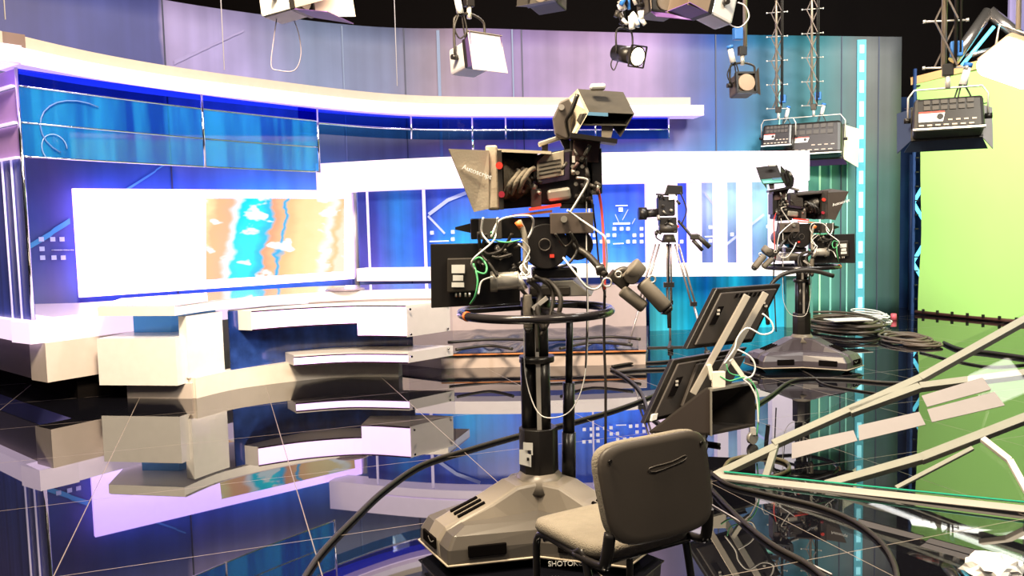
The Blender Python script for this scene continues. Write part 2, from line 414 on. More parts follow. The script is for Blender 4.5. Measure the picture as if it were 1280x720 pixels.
def wuv(co):
    key = (round(co.x, 4), round(co.y, 4))
    if key not in _cache: _cache[key] = wall_u(co)
    return (_cache[key], co.z / 4.68)
wall = struct(mb.build('wall_back', wallmat, uv=wuv, origin=(0, 0, 0), smooth=True))
sol = wall.modifiers.new('thick', 'SOLIDIFY'); sol.thickness = 0.06; sol.offset = 1 
# panel seams, rays printed on the wall
def on_wall(px, off=0.02):
    q = wall_hit(px); d = Vector((-q.x, -q.y)).normalized(); return Vector((q.x + d.x * off, q.y + d.y * off))
seam = MB()
for px in (222, 515, 660, 898, 1098, 1052):
    q = on_wall(px, 0.012); t = wtop(wall_u(q)); seam.box((q.x, q.y, t / 2), (0.016, 0.012, t - 0.01))
s_ = seam.build('panel_seam', mat('seam_dark', (0.05, 0.06, 0.1), 0.6), wall)
def ray_on_wall(px0, py0, px1, py1, wpx0, wpx1, m, name, n=18):
    mb = MB(); prev = None
    for k in range(n + 1):
        t = k / n; px = px0 + (px1 - px0) * t; py = py0 + (py1 - py0) * t; wv = wpx0 + (wpx1 - wpx0) * t
        q = on_wall(px, 0.025); c = P(px, py, q.y)
        a = mb.bm.verts.new((q.x, q.y, c.z - wv)); b = mb.bm.verts.new((q.x, q.y, c.z + wv))
        if prev: mb.bm.faces.new([prev[0], a, b, prev[1]])
        prev = (a, b)
    return mb.build(name, m, wall)
raym = mat('printed_ray', (0.10, 0.38, 0.62), 0.4); raym2 = mat('printed_ray_pale', (0.24, 0.22, 0.42), 0.6)
ray_on_wall(-30, 350, 93, 276, 0.03, 0.035, raym, 'printed_ray')
ray_on_wall(150, 247, 215, 205, 0.02, 0.01, raym, 'printed_ray')
ray_on_wall(232, 78, 320, 38, 0.03, 0.012, raym2, 'printed_ray')
pm = mat('printed_white', (0.75, 0.72, 0.85), 0.5)
sq = MB()
def wall_square(px, py, s=0.055):
    q = on_wall(px, 0.03); c = P(px, py, q.y); d = (on_wall(px + 4) - on_wall(px - 4)).normalized()
    sq.box((q.x, q.y, c.z), (s, 0.004, s), Matrix(((d.x, -d.y, 0), (d.y, d.x, 0), (0, 0, 1))))
for py in (299, 311, 322):
    for px in (56, 68, 80):
        if not (py == 311 and px > 60): wall_square(px, py)
for px in range(68, 94, 3): 
    q = on_wall(px, 0.03); c = P(px, 312.5, q.y); sq.box((q.x, q.y, c.z), (0.04, 0.02, 0.012))
sq.build('printed_squares', pm, wall)
# vertical printed light lines at the right end of the wall
for px, wd, m, y0 in ((1026, 0.016, mat('line_green', (0.55, 0.85, 0.6), 0.4, emit=(0.5, 0.9, 0.6), es=0.35), 195), (1040, 0.02, mat('line_teal', (0.3, 0.7, 0.62), 0.4), 190), (1060, 0.014, mat('line_teal', (0.3, 0.7, 0.62)), 190), (975, 0.012, mat('line_teal', (0.3, 0.7, 0.62)), 100)):
    q = on_wall(px, 0.02); zt = P(px, y0, q.y).z
    MB().box((q.x, q.y, zt / 2 + 0.02), (wd * 1.6, 0.01, zt)).build('printed_line', m, wall)
# tall strip of light set in the wall: bright dashes on a dim glow
t = thing('light_strip', (on_wall(1077).x, on_wall(1077).y, 0), 'tall dashed column of cyan light on the teal end of the curved set wall', 'light')
q = on_wall(1077, 0.03)
MB().box((q.x, q.y, 2.2), (0.14, 0.02, 4.3)).build('backing', stripdim, t)
dash = [(55, 68), (74, 92), (99, 118), (125, 148), (155, 176), (184, 205), (212, 232), (238, 262), (268, 292), (300, 318), (326, 336), (341, 362), (370, 386)]
for a, b in dash:
    z0 = P(1077, b, q.y).z; z1 = P(1077, a, q.y).z
    MB().box((q.x, q.y - 0.015, (z0 + z1) / 2), (0.075, 0.02, (z1 - z0) * 0.85)).build('light_bar', striplamp, t, bevel=0.01)
# soft light reflections on the wall, painted as pale vertical streaks
stk = mat('streak_light_paint', (0.17, 0.23, 0.36), 0.6)
for px, wd in ((440, 0.02), (557, 0.05), (647, 0.02)):
    q = on_wall(px, 0.02); MB().box((q.x, q.y, 2.35), (wd, 0.006, 4.6)).build('painted_light_streak', stk, wall)

# ------------------------------------------------------------ green screen, its batten, laces
g0 = Vector((6.50, 13.30)); g1 = Vector((8.75, 8.80)); gd = (g1 - g0).normalized(); gn = Vector((-gd.y, gd.x)) * -1
if gn.x > 0: gn = -gn
green_m = mat('chroma_green', (0.40, 0.74, 0.20), 0.85, var=0.03, scale=2)
root = thing('green_screen', (g0.x, g0.y, 0), 'tall chroma green cloth backdrop stretched beside the dark end of the set wall', 'green screen')
mb = MB(); rows = []
NU, NV = 24, 20
L = (g1 - g0).length
for i in range(NU + 1):
    col = []
    for k in range(NV + 1):
        u = i / NU; v = k / NV; z = 0.02 + v * (3.64 + 0.26 * u)
        edge = 0.10 * math.sin(v * PI) * (1 - u) ** 8 + 0.06 * (1 - v) ** 3 * (1 - u) ** 8
        wav = 0.012 * math.sin(v * 14) * (1 - u) ** 6
        s = u * L + edge
        p = g0 + gd * s + gn * (0.02 * math.sin(u * 9 + v * 2) + wav)
        col.append(mb.bm.verts.new((p.x, p.y, z)))
    rows.append(col)
for i in range(NU):
    for k in range(NV): mb.bm.faces.new([rows[i][k], rows[i + 1][k], rows[i + 1][k + 1], rows[i][k + 1]])
mb.build('cloth', green_m, root, smooth=True)
a = g0 - gd * 0.1
MB().beam((a.x, a.y, 3.72), (g1.x, g1.y, 3.99), 0.05, 0.12).build('top_batten', wood, root)
b0 = g0 + gd * 0.02
MB().cyl((b0.x, b0.y, 0.035), (g1.x, g1.y, 0.035), 0.03).build('bottom_rail', mat('rail_brown', (0.12, 0.05, 0.04), 0.5), root)
for k in range(16):
    z = 0.25 + k * 0.225; p = g0 + gd * 0.03; MB().box((p.x - 0.03, p.y - 0.04, z), (0.05, 0.03, 0.02)).build('lace', black, root)
for k in range(18):
    p = g0 + gd * (0.2 + k * 0.25); MB().box((p.x - 0.04, p.y, 0.07), (0.03, 0.03, 0.05)).build('lace', black, root)
MB().box((g0.x - 0.04, g0.y, 1.95), (0.04, 0.04, 3.9)).build('side_post', mat('navy_post', (0.02, 0.05, 0.16), 0.4), root)

# dark gap between the walls: navy flat with a lit truss
nav = struct(MB().box((6.62, 14.3, 1.8), (1.1, 0.06, 3.6)).build('wall_gap', mat('navy_flat', (0.012, 0.03, 0.09), 0.4)))
root = thing('lattice_truss', (6.62, 14.0, 0), 'blue lit zigzag truss in the dark gap behind the green cloth edge', 'truss')
zs = [0.3 + 0.5 * k for k in range(5)]
mb = MB()
for k in range(len(zs) - 1):
    x0, x1 = (6.75, 7.05) if k % 2 else (7.05, 6.75)
    mb.cyl((x0, 13.9, zs[k]), (x1, 13.9, zs[k + 1]), 0.03)
mb.build('diagonal', cyanled, root)
MB().cyl((6.72, 13.9, 0), (6.72, 13.9, 2.6), 0.04).build('upright', mat('navy_post'), root)
# printed flat and truss seen over the green screen
pr = MB().slab([(7.85, 13.2, 3.2), (9.9, 13.2, 3.2), (9.9, 13.2, 6.2), (7.85, 13.2, 6.2)], 0.05)
struct(pr.build('wall_upper_right', print_mat('upper_right_print', [(0, (150, 140, 185)), (0.5, (90, 110, 180)), (1, (60, 90, 170))], [(0, (50, 90, 170)), (1, (30, 80, 160))], vmid=0.3, vw=0.2, blot=0.3),
                uv=lambda c: ((c.x - 7.85) / 2.05, (c.z - 3.2) / 3.0)))
root = thing('roof_truss', (7.4, 12.6, 3.9), 'thick silver tube frame forming a triangle above the green cloth', 'truss')
A = P(1192, 76, 12.6); B = P(1236, 14, 12.6); Cc = P(1292, 60, 12.4); D = P(1206, 71, 12.6); E = P(1262, 56, 12.5)
MB().cyl(A, B, 0.085, n=20).build('rafter', truss_m, root)
MB().cyl(B, Cc, 0.085, n=20).build('rafter', truss_m, root)
MB().cyl(D, E, 0.04, n=12).build('tie_bar', truss_m, root)
o = MB().cyl(A + Vector((0.12, -0.02, -0.07)), B + Vector((0.05, -0.05, -0.24)), 0.028, n=10).build('blue_tube', cyanled, root); o['label'] = 'glowing cyan tube'

# ============================================================ THE SET
# cornice: curved light shelf high on the wall
cf = [(-5.9, 8.6), (-5.2, 7.95), (-4.56, 7.45)]
cpts = [(-4.56, 7.45), (-4.1, 8.7), (-3.25, 9.95), (-1.6, 11.65), (0.24, 12.25), (2.98, 12.72)]
cpath = [tuple(p) for p in smoothpath(cpts, 8)]
root = thing('light_shelf', (-1.6, 11.6, 3.2), 'long curved white cornice glowing lilac high along the set wall', 'light shelf')
MB().strip(cpath, 3.255, 3.34, 0.42).build('lit_band', led, root)
MB().strip(cpath, 3.20, 3.255, 0.42).build('lower_glow', mat('led_pink', (0.3, 0.25, 0.3), 0.4, emit=(0.85, 0.58, 1.0), es=0.85), root)
inner = [(x * 1.012 - 0.0, y + 0.12) for x, y in cpath][:-1]
MB().strip(inner, 3.34, 3.47, 0.3).build('upper_band', mat('cream_band', (0.40, 0.35, 0.29), 0.5), root)
MB().strip(cpath, 3.185, 3.20, 0.42).build('underside', led_lilac, root)
MB().strip([(-5.95, 8.5), (-4.60, 7.46)], 3.20, 3.34, 0.3).build('return_band', led, root)
MB().strip([(-5.95, 8.6), (-4.64, 7.6)], 3.34, 3.47, 0.3).build('return_upper_band', mat('brown_band', (0.12, 0.08, 0.07), 0.5), root)
MB().strip([(-5.95, 8.5), (-4.60, 7.46)], 3.185, 3.20, 0.3).build('return_underside', led_lilac, root)

# blue glass wall unit below the cornice at the left
gm = glass_mat('blue_glass', (0.20, 0.62, 1.0), 0.10, 0.03, haze=0.32, hazecol=(0.02, 0.30, 0.75), bands=((0.01, 0.06, 0.38), (0.03, 0.38, 0.75)))
gm2 = glass_mat('deep_blue_glass', (0.12, 0.24, 0.85), 0.06, 0.03)
gpts = smoothpath([(-4.60, 7.9), (-3.95, 9.0), (-3.25, 10.05), (-2.5, 11.0)], 8)
gp = [tuple(p) for p in gpts]
root = thing('glass_wall_unit', (-4.6, 7.9, 0.8), 'transparent blue glass panels in chrome rails at the corner below the cornice', 'glass panelling')
mid = 13
for nm, seg in (('glass_pane', gp[:mid + 1]), ('glass_pane', gp[mid:])):
    for z0, z1, mm in ((2.37, 2.67, gm), (2.69, 3.01, gm), (3.03, 3.18, gm2)):
        MB().strip(seg, z0, z1, 0.012).build(nm, mm, root)
for z in (2.36, 2.68, 3.02):
    MB().tube([(x, y, z) for x, y in gp], 0.009, sub=1).build('rail', chrome, root)
for k in (0, mid, len(gp) - 1):
    z0 = 0.8 if k == 0 else 2.35
    MB().cyl((gp[k][0], gp[k][1], z0), (gp[k][0], gp[k][1], 3.19), 0.016).build('post', chrome, root)
lil = mat('lilac_panel', (0.62, 0.38, 0.88), 0.4)
lf = [(-4.62, 7.92), (-5.75, 8.8)]
lface = print_mat('left_return_print', [(0, (90, 80, 180)), (1, (80, 90, 190))], [(0, (40, 50, 160)), (0.4, (60, 80, 190)), (1, (50, 60, 160))], blot=0.2, stripes=0.25, stripe_scale=20)
MB().strip(lf[::-1], 0.8, 2.34, 0.03).build('printed_return', lface, root, uv=lambda c: ((c.x + 5.75) / 1.13, (c.z - .8) / 1.54))
for z0, z1 in ((2.36, 2.66), (2.69, 3.0), (3.03, 3.18)):
    MB().strip(lf[::-1], z0, z1, 0.03).build('lilac_panel', lil, root)
for z in (2.35, 2.675, 3.015):
    MB().beam((-4.63, 7.88, z), (-5.76, 8.76, z), 0.04, 0.02).build('shelf_edge', led_soft, root)
for x in (-4.95, -4.78):
    y = 7.92 + (-4.62 - x) * 0.78 - 0.02
    MB().cyl((x, y, 0.8), (x, y, 2.34), 0.01).build('light_line', mat('line_lilac', (0.7, 0.65, 0.95), 0.4, emit=(0.7, 0.65, 1), es=0.5), root)
# faint circular logo ring on the glass
ringm = mat('etched_ring', (0.30, 0.38, 0.68), 0.3)
cxy = Vector((gp[3][0] - 0.0, gp[3][1])); 
def gl_pt(s, z):
    i = min(int(s), len(gp) - 2); a, b = Vector(gp[i]), Vector(gp[i + 1]); p = a.lerp(b, s - i); return (p.x + 0.01, p.y - 0.03, z)
MB().tube([gl_pt(2.6 + 0.8 * math.cos(t * PI / 12), 2.46 + 0.13 * math.sin(t * PI / 12)) for t in range(0, 17)], 0.004, sub=1).build('etched_ring', ringm, root)
MB().tube([gl_pt(4.2 + 2.4 * math.cos(t * PI / 12), 2.66 + 0.28 * math.sin(t * PI / 12)) for t in range(4, 17)], 0.006, sub=1).build('etched_ring', mat('etched_faint', (0.12, 0.2, 0.5), 0.3), root)

# long thin glass strip right of it, under the cornice
sp = [(x, y + 0.22) for x, y in cpath if x > -2.75]; sp = [p for p in sp if p[0] < 2.62]
root = thing('glass_strip', (0, 12.4, 2.85), 'long thin blue glass strip hanging under the cornice behind the foreground camera', 'glass panelling')
MB().strip(sp, 3.01, 3.185, 0.012).build('glass_pane', gm2, root)
MB().strip(sp, 2.86, 2.99, 0.012).build('glass_pane', glass_mat('teal_glass', (0.30, 0.62, 0.85), 0.08), root)
MB().tube([(x, y, 3.0) for x, y in sp], 0.014, sub=1).build('rail', chrome, root)
for px in (528, 593, 647, 740, 834):
    k = min(range(len(sp)), key=lambda i: abs(640 + F * sp[i][0] / sp[i][1] - px)); MB().cyl((sp[k][0], sp[k][1] - .01, 2.86), (sp[k][0], sp[k][1] - .01, 3.185), 0.014).build('post', chrome, root)
MB().cyl(P(592, 205, 12.4), P(590, 158, 12.4), 0.02).build('drop_post', chrome, root)

# corner plinth: lit fascia, beige riser
c0 = Vector((-4.50, 7.62)); r1 = Vector((-1.2, 12.45 - 0.3)); l1 = Vector((-6.6, 9.9))
root = thing('corner_plinth', (-4.5, 7.7, 0), 'beige set plinth with a glowing white lilac fascia at the left edge', 'plinth')
rp = [(-4.50, 7.66), (-3.94, 8.5), (-3.3, 9.45), (-2.6, 10.5)]
lp = [(-6.9, 9.75), (-4.50, 7.66)]
MB().strip(rp, 0.60, 0.80, 0.35).build('lit_fascia', led_soft, root)
MB().strip(lp, 0.60, 0.80, 0.35).build('lit_fascia', led_soft, root)
MB().poly([(-4.48, 7.7), (-2.6, 10.5), (-3.2, 11.2), (-5.2, 9.9), (-6.9, 9.9)], 0.70, 0.795).build('top', mat('plinth_top', (0.7, 0.62, 0.75), 0.3), root)
rb = [(-4.40, 7.72), (-3.8, 8.6), (-3.1, 9.7), (-2.5, 10.6)]
MB().strip(rb, 0.225, 0.60, 0.3).build('riser', beige, root)
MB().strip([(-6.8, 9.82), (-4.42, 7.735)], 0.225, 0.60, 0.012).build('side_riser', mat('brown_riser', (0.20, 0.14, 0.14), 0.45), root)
MB().strip([(-3.95, 8.5), (-2.5, 10.7)], 0.0, 0.225, 0.2).build('foot', beige, root)
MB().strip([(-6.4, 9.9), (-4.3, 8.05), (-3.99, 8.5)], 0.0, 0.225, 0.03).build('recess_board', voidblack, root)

# big video screen
root = thing('video_screen', (-3.9, 11.3, 0.86), 'large bright white wall screen with an orange and cyan picture', 'screen')
s0 = P(100, 372.5, 10.1); s1 = P(443, 348, 12.5); s0.z = s0.z; zt0 = P(93, 235, 10.1).z; zt1 = P(443, 238.5, 12.5).z
zb, zt = (s0.z + s1.z) / 2, (zt0 + zt1) / 2
sd = Vector((s1.x - s0.x, s1.y - s0.y, 0)); SL = sd.length; sd.normalize(); sn = Vector((sd.y, -sd.x, 0))
MB().slab([(s0.x, s0.y, zb), (s1.x, s1.y, zb), (s1.x, s1.y, zt), (s0.x, s0.y, zt)], 0.07, nrm=-sn).build('panel', mat('screen_white', (0.8, 0.8, 0.8), 0.3, emit=(0.60, 0.36, 1.0), es=4.2), root)
def spt(px, py, off):
    d = ray(px, py); n = sn; t = (Vector((s0.x, s0.y, 0)) - Vector((0, 0, 0))).dot(n) / Vector((d.x, d.y, 0)).dot(n)
    return EYE + d * t + n * off
# the picture: brushed colour shapes drawn with nodes
def picture_mat():
    m = bpy.data.materials.new('screen_picture'); m.use_nodes = True; nt = m.node_tree; b = nt.nodes['Principled BSDF']; N = nt.nodes.new; L = nt.links.new
    tc = N('ShaderNodeTexCoord'); sp = N('ShaderNodeSeparateXYZ'); L(tc.outputs['UV'], sp.inputs[0])
    nz = N('ShaderNodeTexNoise'); nz.inputs['Scale'].default_value = 5; nz.inputs['Detail'].default_value = 2; L(tc.outputs['UV'], nz.inputs['Vector'])
    sh = N('ShaderNodeMath'); sh.operation = 'MULTIPLY_ADD'; sh.inputs[1].default_value = -0.13; L(sp.outputs[1], sh.inputs[0]); L(sp.outputs[0], sh.inputs[2])
    n1 = N('ShaderNodeMath'); n1.operation = 'MULTIPLY_ADD'; n1.inputs[1].default_value = 0.16; L(nz.outputs['Fac'], n1.inputs[0]); L(sh.outputs[0], n1.inputs[2])
    r = N('ShaderNodeValToRGB'); e = r.color_ramp.elements; r.color_ramp.interpolation = 'EASE'
    st = [(0.0, (1, .8, .4)), (0.07, (1, .52, .26)), (0.14, (1, .50, .28)), (0.2, (.9, .92, 1)), (0.235, (.0, .75, .95)), (0.34, (0, .9, 1)), (0.42, (0, .55, .95)), (0.455, (.9, .38, .2)), (0.52, (.95, .5, .25)), (0.545, (0, .45, .85)), (0.575, (1, .55, .25)),
          (0.7, (1, .74, .35)), (0.82, (1, .8, .42)), (0.9, (.95, .92, .85)), (0.96, (1, .6, .3)), (1.0, (1, .8, .6))]
    while len(e) < len(st): e.new(.5)
    for k, (p, c) in enumerate(st): e[k].position = p
    for k, (p, c) in enumerate(st): e[k].color = c + (1,)
    L(n1.outputs[0], r.inputs[0])
    # white washes near the bottom and in blots
    n2 = N('ShaderNodeTexNoise'); n2.inputs['Scale'].default_value = 4; n2.inputs['Detail'].default_value = 3; L(tc.outputs['UV'], n2.inputs['Vector'])
    mr = N('ShaderNodeMapRange'); mr.inputs[1].default_value = 0.56; mr.inputs[2].default_value = 0.60; mr.inputs[4].default_value = 0.85; L(n2.outputs['Fac'], mr.inputs[0])
    mx = N('ShaderNodeMix'); mx.data_type = 'RGBA'; L(mr.outputs[0], mx.inputs[0]); L(r.outputs[0], mx.inputs[6]); mx.inputs[7].default_value = (1, 1, 1, 1)
    L(mx.outputs[2], b.inputs['Emission Color']); b.inputs['Emission Strength'].default_value = 1.15; b.inputs['Base Color'].default_value = (0.02, 0.02, 0.02, 1)
    return m
A, B, Cc, D = spt(257, 347, .012), spt(430, 342, .012), spt(430, 248, .012), spt(257, 248, .012)
zlo, zhi = (A.z + B.z) / 2, (Cc.z + D.z) / 2
MB().slab([(A.x, A.y, zlo), (B.x, B.y, zlo), (Cc.x, Cc.y, zhi), (D.x, D.y, zhi)], 0.008, nrm=-sn).build('picture', picture_mat(), root, uv=lambda c: ((Vector((c.x, c.y)) - Vector((A.x, A.y))).length / (B - A).to_2d().length, (c.z - zlo) / (zhi - zlo)))
MB().cyl((s1.x + .03, s1.y + .05, zb - 0.1), (s1.x + .03, s1.y + .05, zt), 0.04).build('side_column', lampsilver, root)

# white portal frame with blue prints and white posts
pts4 = [(395, 12.05), (560, 11.45), (780, 11.4), (1012, 11.95)]
pp = smoothpath([(V(px, Y, 2.4).x, Y) for px, Y in pts4], 8)
pp2 = [tuple(p) for p in pp]; n = len(pp2)
root = thing('portal_frame', (0.8, 11.7, 0.8), 'wide white glowing frame with white upright posts behind the cameras', 'set frame')
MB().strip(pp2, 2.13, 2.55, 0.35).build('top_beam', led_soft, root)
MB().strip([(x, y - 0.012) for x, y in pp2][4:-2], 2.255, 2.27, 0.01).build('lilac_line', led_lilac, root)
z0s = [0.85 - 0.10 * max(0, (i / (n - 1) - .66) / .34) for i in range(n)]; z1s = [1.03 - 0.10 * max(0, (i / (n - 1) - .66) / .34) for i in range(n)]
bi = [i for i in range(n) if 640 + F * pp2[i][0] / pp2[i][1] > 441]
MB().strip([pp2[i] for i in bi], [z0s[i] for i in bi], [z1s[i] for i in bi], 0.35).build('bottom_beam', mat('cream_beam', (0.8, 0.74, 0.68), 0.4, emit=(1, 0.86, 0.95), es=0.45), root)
def pat(px, extra=0.0):
    best = min(range(n - 1), key=lambda i: abs(640 + F * pp2[i][0] / pp2[i][1] - px))
    a = min(max(best, 1), n - 2)
    for i in range(n - 1):
        x0, x1 = 640 + F * pp2[i][0] / pp2[i][1], 640 + F * pp2[i + 1][0] / pp2[i + 1][1]
        if x0 <= px <= x1:
            t = (px - x0) / (x1 - x0); return Vector((pp2[i][0] + (pp2[i + 1][0] - pp2[i][0]) * t, pp2[i][1] + (pp2[i + 1][1] - pp2[i][1]) * t + extra))
    return Vector((pp2[best][0], pp2[best][1] + extra))
def post(pa, pb, m, name='upright_post', dep=0.2, z0=0.9, z1=2.15, ex=0.03):
    a, b = pat(pa, ex), pat(pb, ex)
    # columns shift a little with height because the picture is rolled; keep posts truly vertical
    return MB().hull8([(a.x, a.y, z0), (b.x, b.y, z0), (b.x, b.y + dep, z0), (a.x, a.y + dep, z0)], [(a.x, a.y, z1), (b.x, b.y, z1), (b.x, b.y + dep, z1), (a.x, a.y + dep, z1)]).build(name, m, root)
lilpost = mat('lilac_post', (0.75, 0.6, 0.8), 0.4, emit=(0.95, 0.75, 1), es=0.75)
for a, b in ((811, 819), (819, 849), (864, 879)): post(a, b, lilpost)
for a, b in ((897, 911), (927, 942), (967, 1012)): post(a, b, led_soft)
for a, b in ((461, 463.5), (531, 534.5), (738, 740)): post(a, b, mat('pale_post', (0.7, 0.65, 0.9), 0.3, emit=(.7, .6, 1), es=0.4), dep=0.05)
MB().hull8([(4.0, 12.02, 0.0), (4.40, 12.05, 0.0), (4.40, 12.4, 0), (4.0, 12.4, 0)], [(4.0, 12.02, 0.78), (4.4, 12.05, 0.78), (4.4, 12.4, .78), (4.0, 12.4, .78)]).build('foot', mat('green_dark_post', (0.10, 0.3, 0.25), 0.4), root)
root2 = thing('backlit_print', (0.8, 12.0, 0.9), 'backlit blue graphic panel with rows of white squares inside the white frame', 'graphic panel')
bp = [(x, y + 0.30) for x, y in pp2]
X0, X1 = bp[0][0], bp[-1][0]
def pu(px): return (pat(px).x * 1.025 - X0) / (X1 - X0)
bm_top = [(0, (50, 60, 130)), (pu(470), (30, 45, 130)), (pu(500), (30, 100, 180)), (pu(530), (40, 60, 160)), (pu(600), (40, 80, 190)), (pu(740), (40, 90, 210)), (pu(800), (45, 80, 215)), (pu(862), (45, 80, 215)), (pu(872), (150, 165, 215)), (pu(900), (150, 190, 215)), (pu(940), (150, 200, 210)), (1, (120, 200, 190))]
bm_low = [(0, (60, 60, 150)), (pu(470), (60, 60, 150)), (pu(500), (40, 100, 190)), (pu(530), (40, 70, 190)), (pu(580), (20, 140, 210)), (pu(650), (40, 90, 200)), (pu(770), (45, 110, 235)), (pu(862), (40, 70, 200)), (pu(872), (60, 90, 150)), (pu(900), (85, 105, 155)), (pu(940), (80, 105, 150)), (1, (70, 150, 150))]
MB().strip([p for p in bp if 640 + F * p[0] / p[1] > 441], 0.88, 2.5, 0.04).build('panel', print_mat('portal_print', bm_top, bm_low, vmid=0.45, vw=0.3, emit=0.55, stripes=0.16, blot=0.2, stripe_scale=45), root2, uv=lambda c: ((c.x - X0) / (X1 - X0), (c.z - .88) / 1.62))
sqm = mat('lit_square', (0.8, 0.8, 0.9), 0.5, emit=(0.8, 0.85, 1), es=0.55)
sqs = MB()
def psq(px, py, wpx=4.2, hpx=4.2):
    c = pat(px, 0.27); Y = c.y; p = P(px, py, Y); s = Y / F; sqs.box(p, (wpx * s, 0.006, hpx * s))
for px, py in ((540, 291), (566, 290), (566, 299), (545, 301.5)):
    psq(px, py) if py != 301.5 else psq(549, 301.5, 24, 1.2)
for c_ in (725, 733, 743, 768, 777, 785, 802): psq(c_, 286)
for c_ in (735, 743, 760, 768, 793, 802): psq(c_, 294)
for c_ in (726, 735, 743, 752, 760, 785, 793, 802, 852): psq(c_, 302)
psq(773, 304.5, 13, 1.2); psq(777, 279.5, 21, 2.2); psq(777, 257, 15, 1.2); psq(776, 262, 5, 5)
for c_, r_ in ((888, 284), (897, 284), (906, 284), (888, 301), (906, 301), (924, 301), (933, 301), (960, 283), (915, 293), (933, 293)): psq(c_, r_)
psq(893, 295.5, 24, 1.4); psq(902, 308.5, 12, 2)
sqs.build('printed_squares', sqm, root2)
dia = MB()
for (x0, y0, x1, y1, wd) in ((769, 268, 774, 279, .012), (785, 262, 778, 275, .012), (790, 280, 794, 273, .012), (536, 268, 560, 250, .05), (560, 250, 590, 238, .05), (535, 270, 556, 292, .03), (900, 312, 955, 268, .035), (880, 240, 896, 262, .03)):
    dia.beam(P(x0, y0, pat(x0, .262).y), P(x1, y1, pat(x1, .262).y), 0.006, wd, up=(0.01, 0, 1))
dia.build('printed_lines', mat('pale_diagonal', (0.35, 0.42, 0.75), 0.5, emit=(0.3, 0.4, 0.8), es=0.3), root2)

# cyan panel under the portal's right half
root3 = MB().strip([(V(812, 12.05, .4).x, 12.02), (V(905, 12.1, .4).x, 12.1), (V(990, 12.1, .4).x, 12.12)], 0.0, 0.86, 0.04).build('cyan_panel', print_mat('cyan_print', [(0, (40, 150, 190)), (.25, (10, 150, 190)), (.4, (0, 90, 160)), (.6, (30, 180, 215)), (.75, (0, 110, 180)), (1, (60, 170, 190))], [(0, (60, 170, 190)), (.3, (0, 140, 180)), (.5, (0, 120, 180)), (.7, (20, 170, 200)), (1, (50, 160, 190))], emit=0.6, stripes=0.35, blot=0.1, stripe_scale=14), uv=lambda c: ((c.x - 2) / 2.1, c.z / .86))
tag(root3, 'glowing cyan striped panel standing on the floor under the white frame', 'graphic panel')

# stage platform with riser behind
root = thing('stage_platform', (0, 9.5, 0), 'low beige stage platform between the anchor desk and the cyan panel', 'stage')
sx0 = -1.6
MB().poly([(-1.5, 9.75), (-0.82, 9.25), (1.48, 9.2), (1.88, 11.45), (-2.2, 11.45)], 0.0, 0.135).build('riser', mat('stage_beige', (0.56, 0.46, 0.42), 0.35), root)
MB().poly([(-1.5, 9.73), (-0.82, 9.23), (1.49, 9.18), (1.89, 11.45), (-2.2, 11.45)], 0.135, 0.15).build('deck', mat('deck_dark', (0.05, 0.045, 0.06), 0.12), root)
root = MB().poly([(-3.0, 11.48), (1.86, 11.46), (1.9, 11.8), (-3.2, 11.8)], 0.0, 0.73).build('back_plinth', mat('plinth_cream', (0.46, 0.38, 0.38), 0.4), bevel=0.01)
tag(root, 'long cream plinth running along the back of the stage platform', 'plinth')
tr = MB().beam((-0.82, 9.215, 0.158), (1.48, 9.17, 0.158), 0.02, 0.014).build('stage_edging', mat('orange_edge', (0.55, 0.2, 0.06), 0.5)); struct(tr); tr.name = 'trim_1'
# black plastic sheeting heaped on the stage
mb = MB(); nx, ny = 70, 26; gg = []
for i in range(nx + 1):
    row = []
    for k in range(ny + 1):
        u, v = i / nx, k / ny
        x = -0.78 + u * (2.2 + 0.30 * v); y = 9.32 + v * 2.05 + (0.0)
        nzv = noise.noise(Vector((u * 7, v * 3.2, 1.3))) * 0.5 + noise.noise(Vector((u * 17, v * 6, 4.1))) * 0.22
        e = min(u, 1 - u, v, 1 - v) * 8; e = min(1, e)
        row.append(mb.bm.verts.new((x, y, 0.158 + max(0, (nzv + 0.28)) * 0.15 * e)))
    gg.append(row)
for i in range(nx):
    for k in range(ny): mb.bm.faces.new([gg[i][k], gg[i + 1][k], gg[i + 1][k + 1], gg[i][k + 1]])
o = mb.build('plastic_sheet', mat('sheet_blue_black', (0.005, 0.010, 0.03), 0.15, ior=1.4), smooth=True)
tag(o, 'crumpled glossy dark blue plastic sheet spread over the stage platform', 'plastic sheet')

# ------------------------------------------------------------ anchor desk
dk = thing('anchor_desk', (-2.3, 8.4, 0), 'curved white anchor desk with lit shelves and overhanging top', 'desk')
tp = smoothpath([(-3.98, 7.90), (-3.18, 7.75)], 1)[:1] + smoothpath([(-3.18, 7.75), (-2.98, 8.22), (-2.58, 8.62), (-2.1, 8.92), (-1.5, 9.05), (-0.75, 9.0)], 6)
front = [tuple(p) for p in tp]
back = [(-0.55, 9.75), (-1.5, 9.95), (-2.4, 9.85), (-3.3, 9.4), (-4.15, 8.75)]
def loftpoly(pts, z0, z1, name, m, bevel=0.0):
    mb = MB(); a = [mb.bm.verts.new((p[0], p[1], z0)) for p in pts]; b = [mb.bm.verts.new((p[0], p[1], z1)) for p in pts]
    k = len(a)
    fa = mb.bm.faces.new(a[::-1]); fb = mb.bm.faces.new(b)
    for i in range(k): mb.bm.faces.new([a[i], a[(i + 1) % k], b[(i + 1) % k], b[i]])
    bmesh.ops.triangulate(mb.bm, faces=[fa, fb])
    return mb.build(name, m, dk)
loftpoly(front + back, 0.825, 0.915, 'desktop', white)
loftpoly([(x, y) for x, y in [(p[0] + 0.01, p[1] + 0.01) for p in front] + back], 0.915, 0.925, 'glass_top', mat('glass_top', (0.55, 0.5, 0.58), 0.05, coat=1.0))
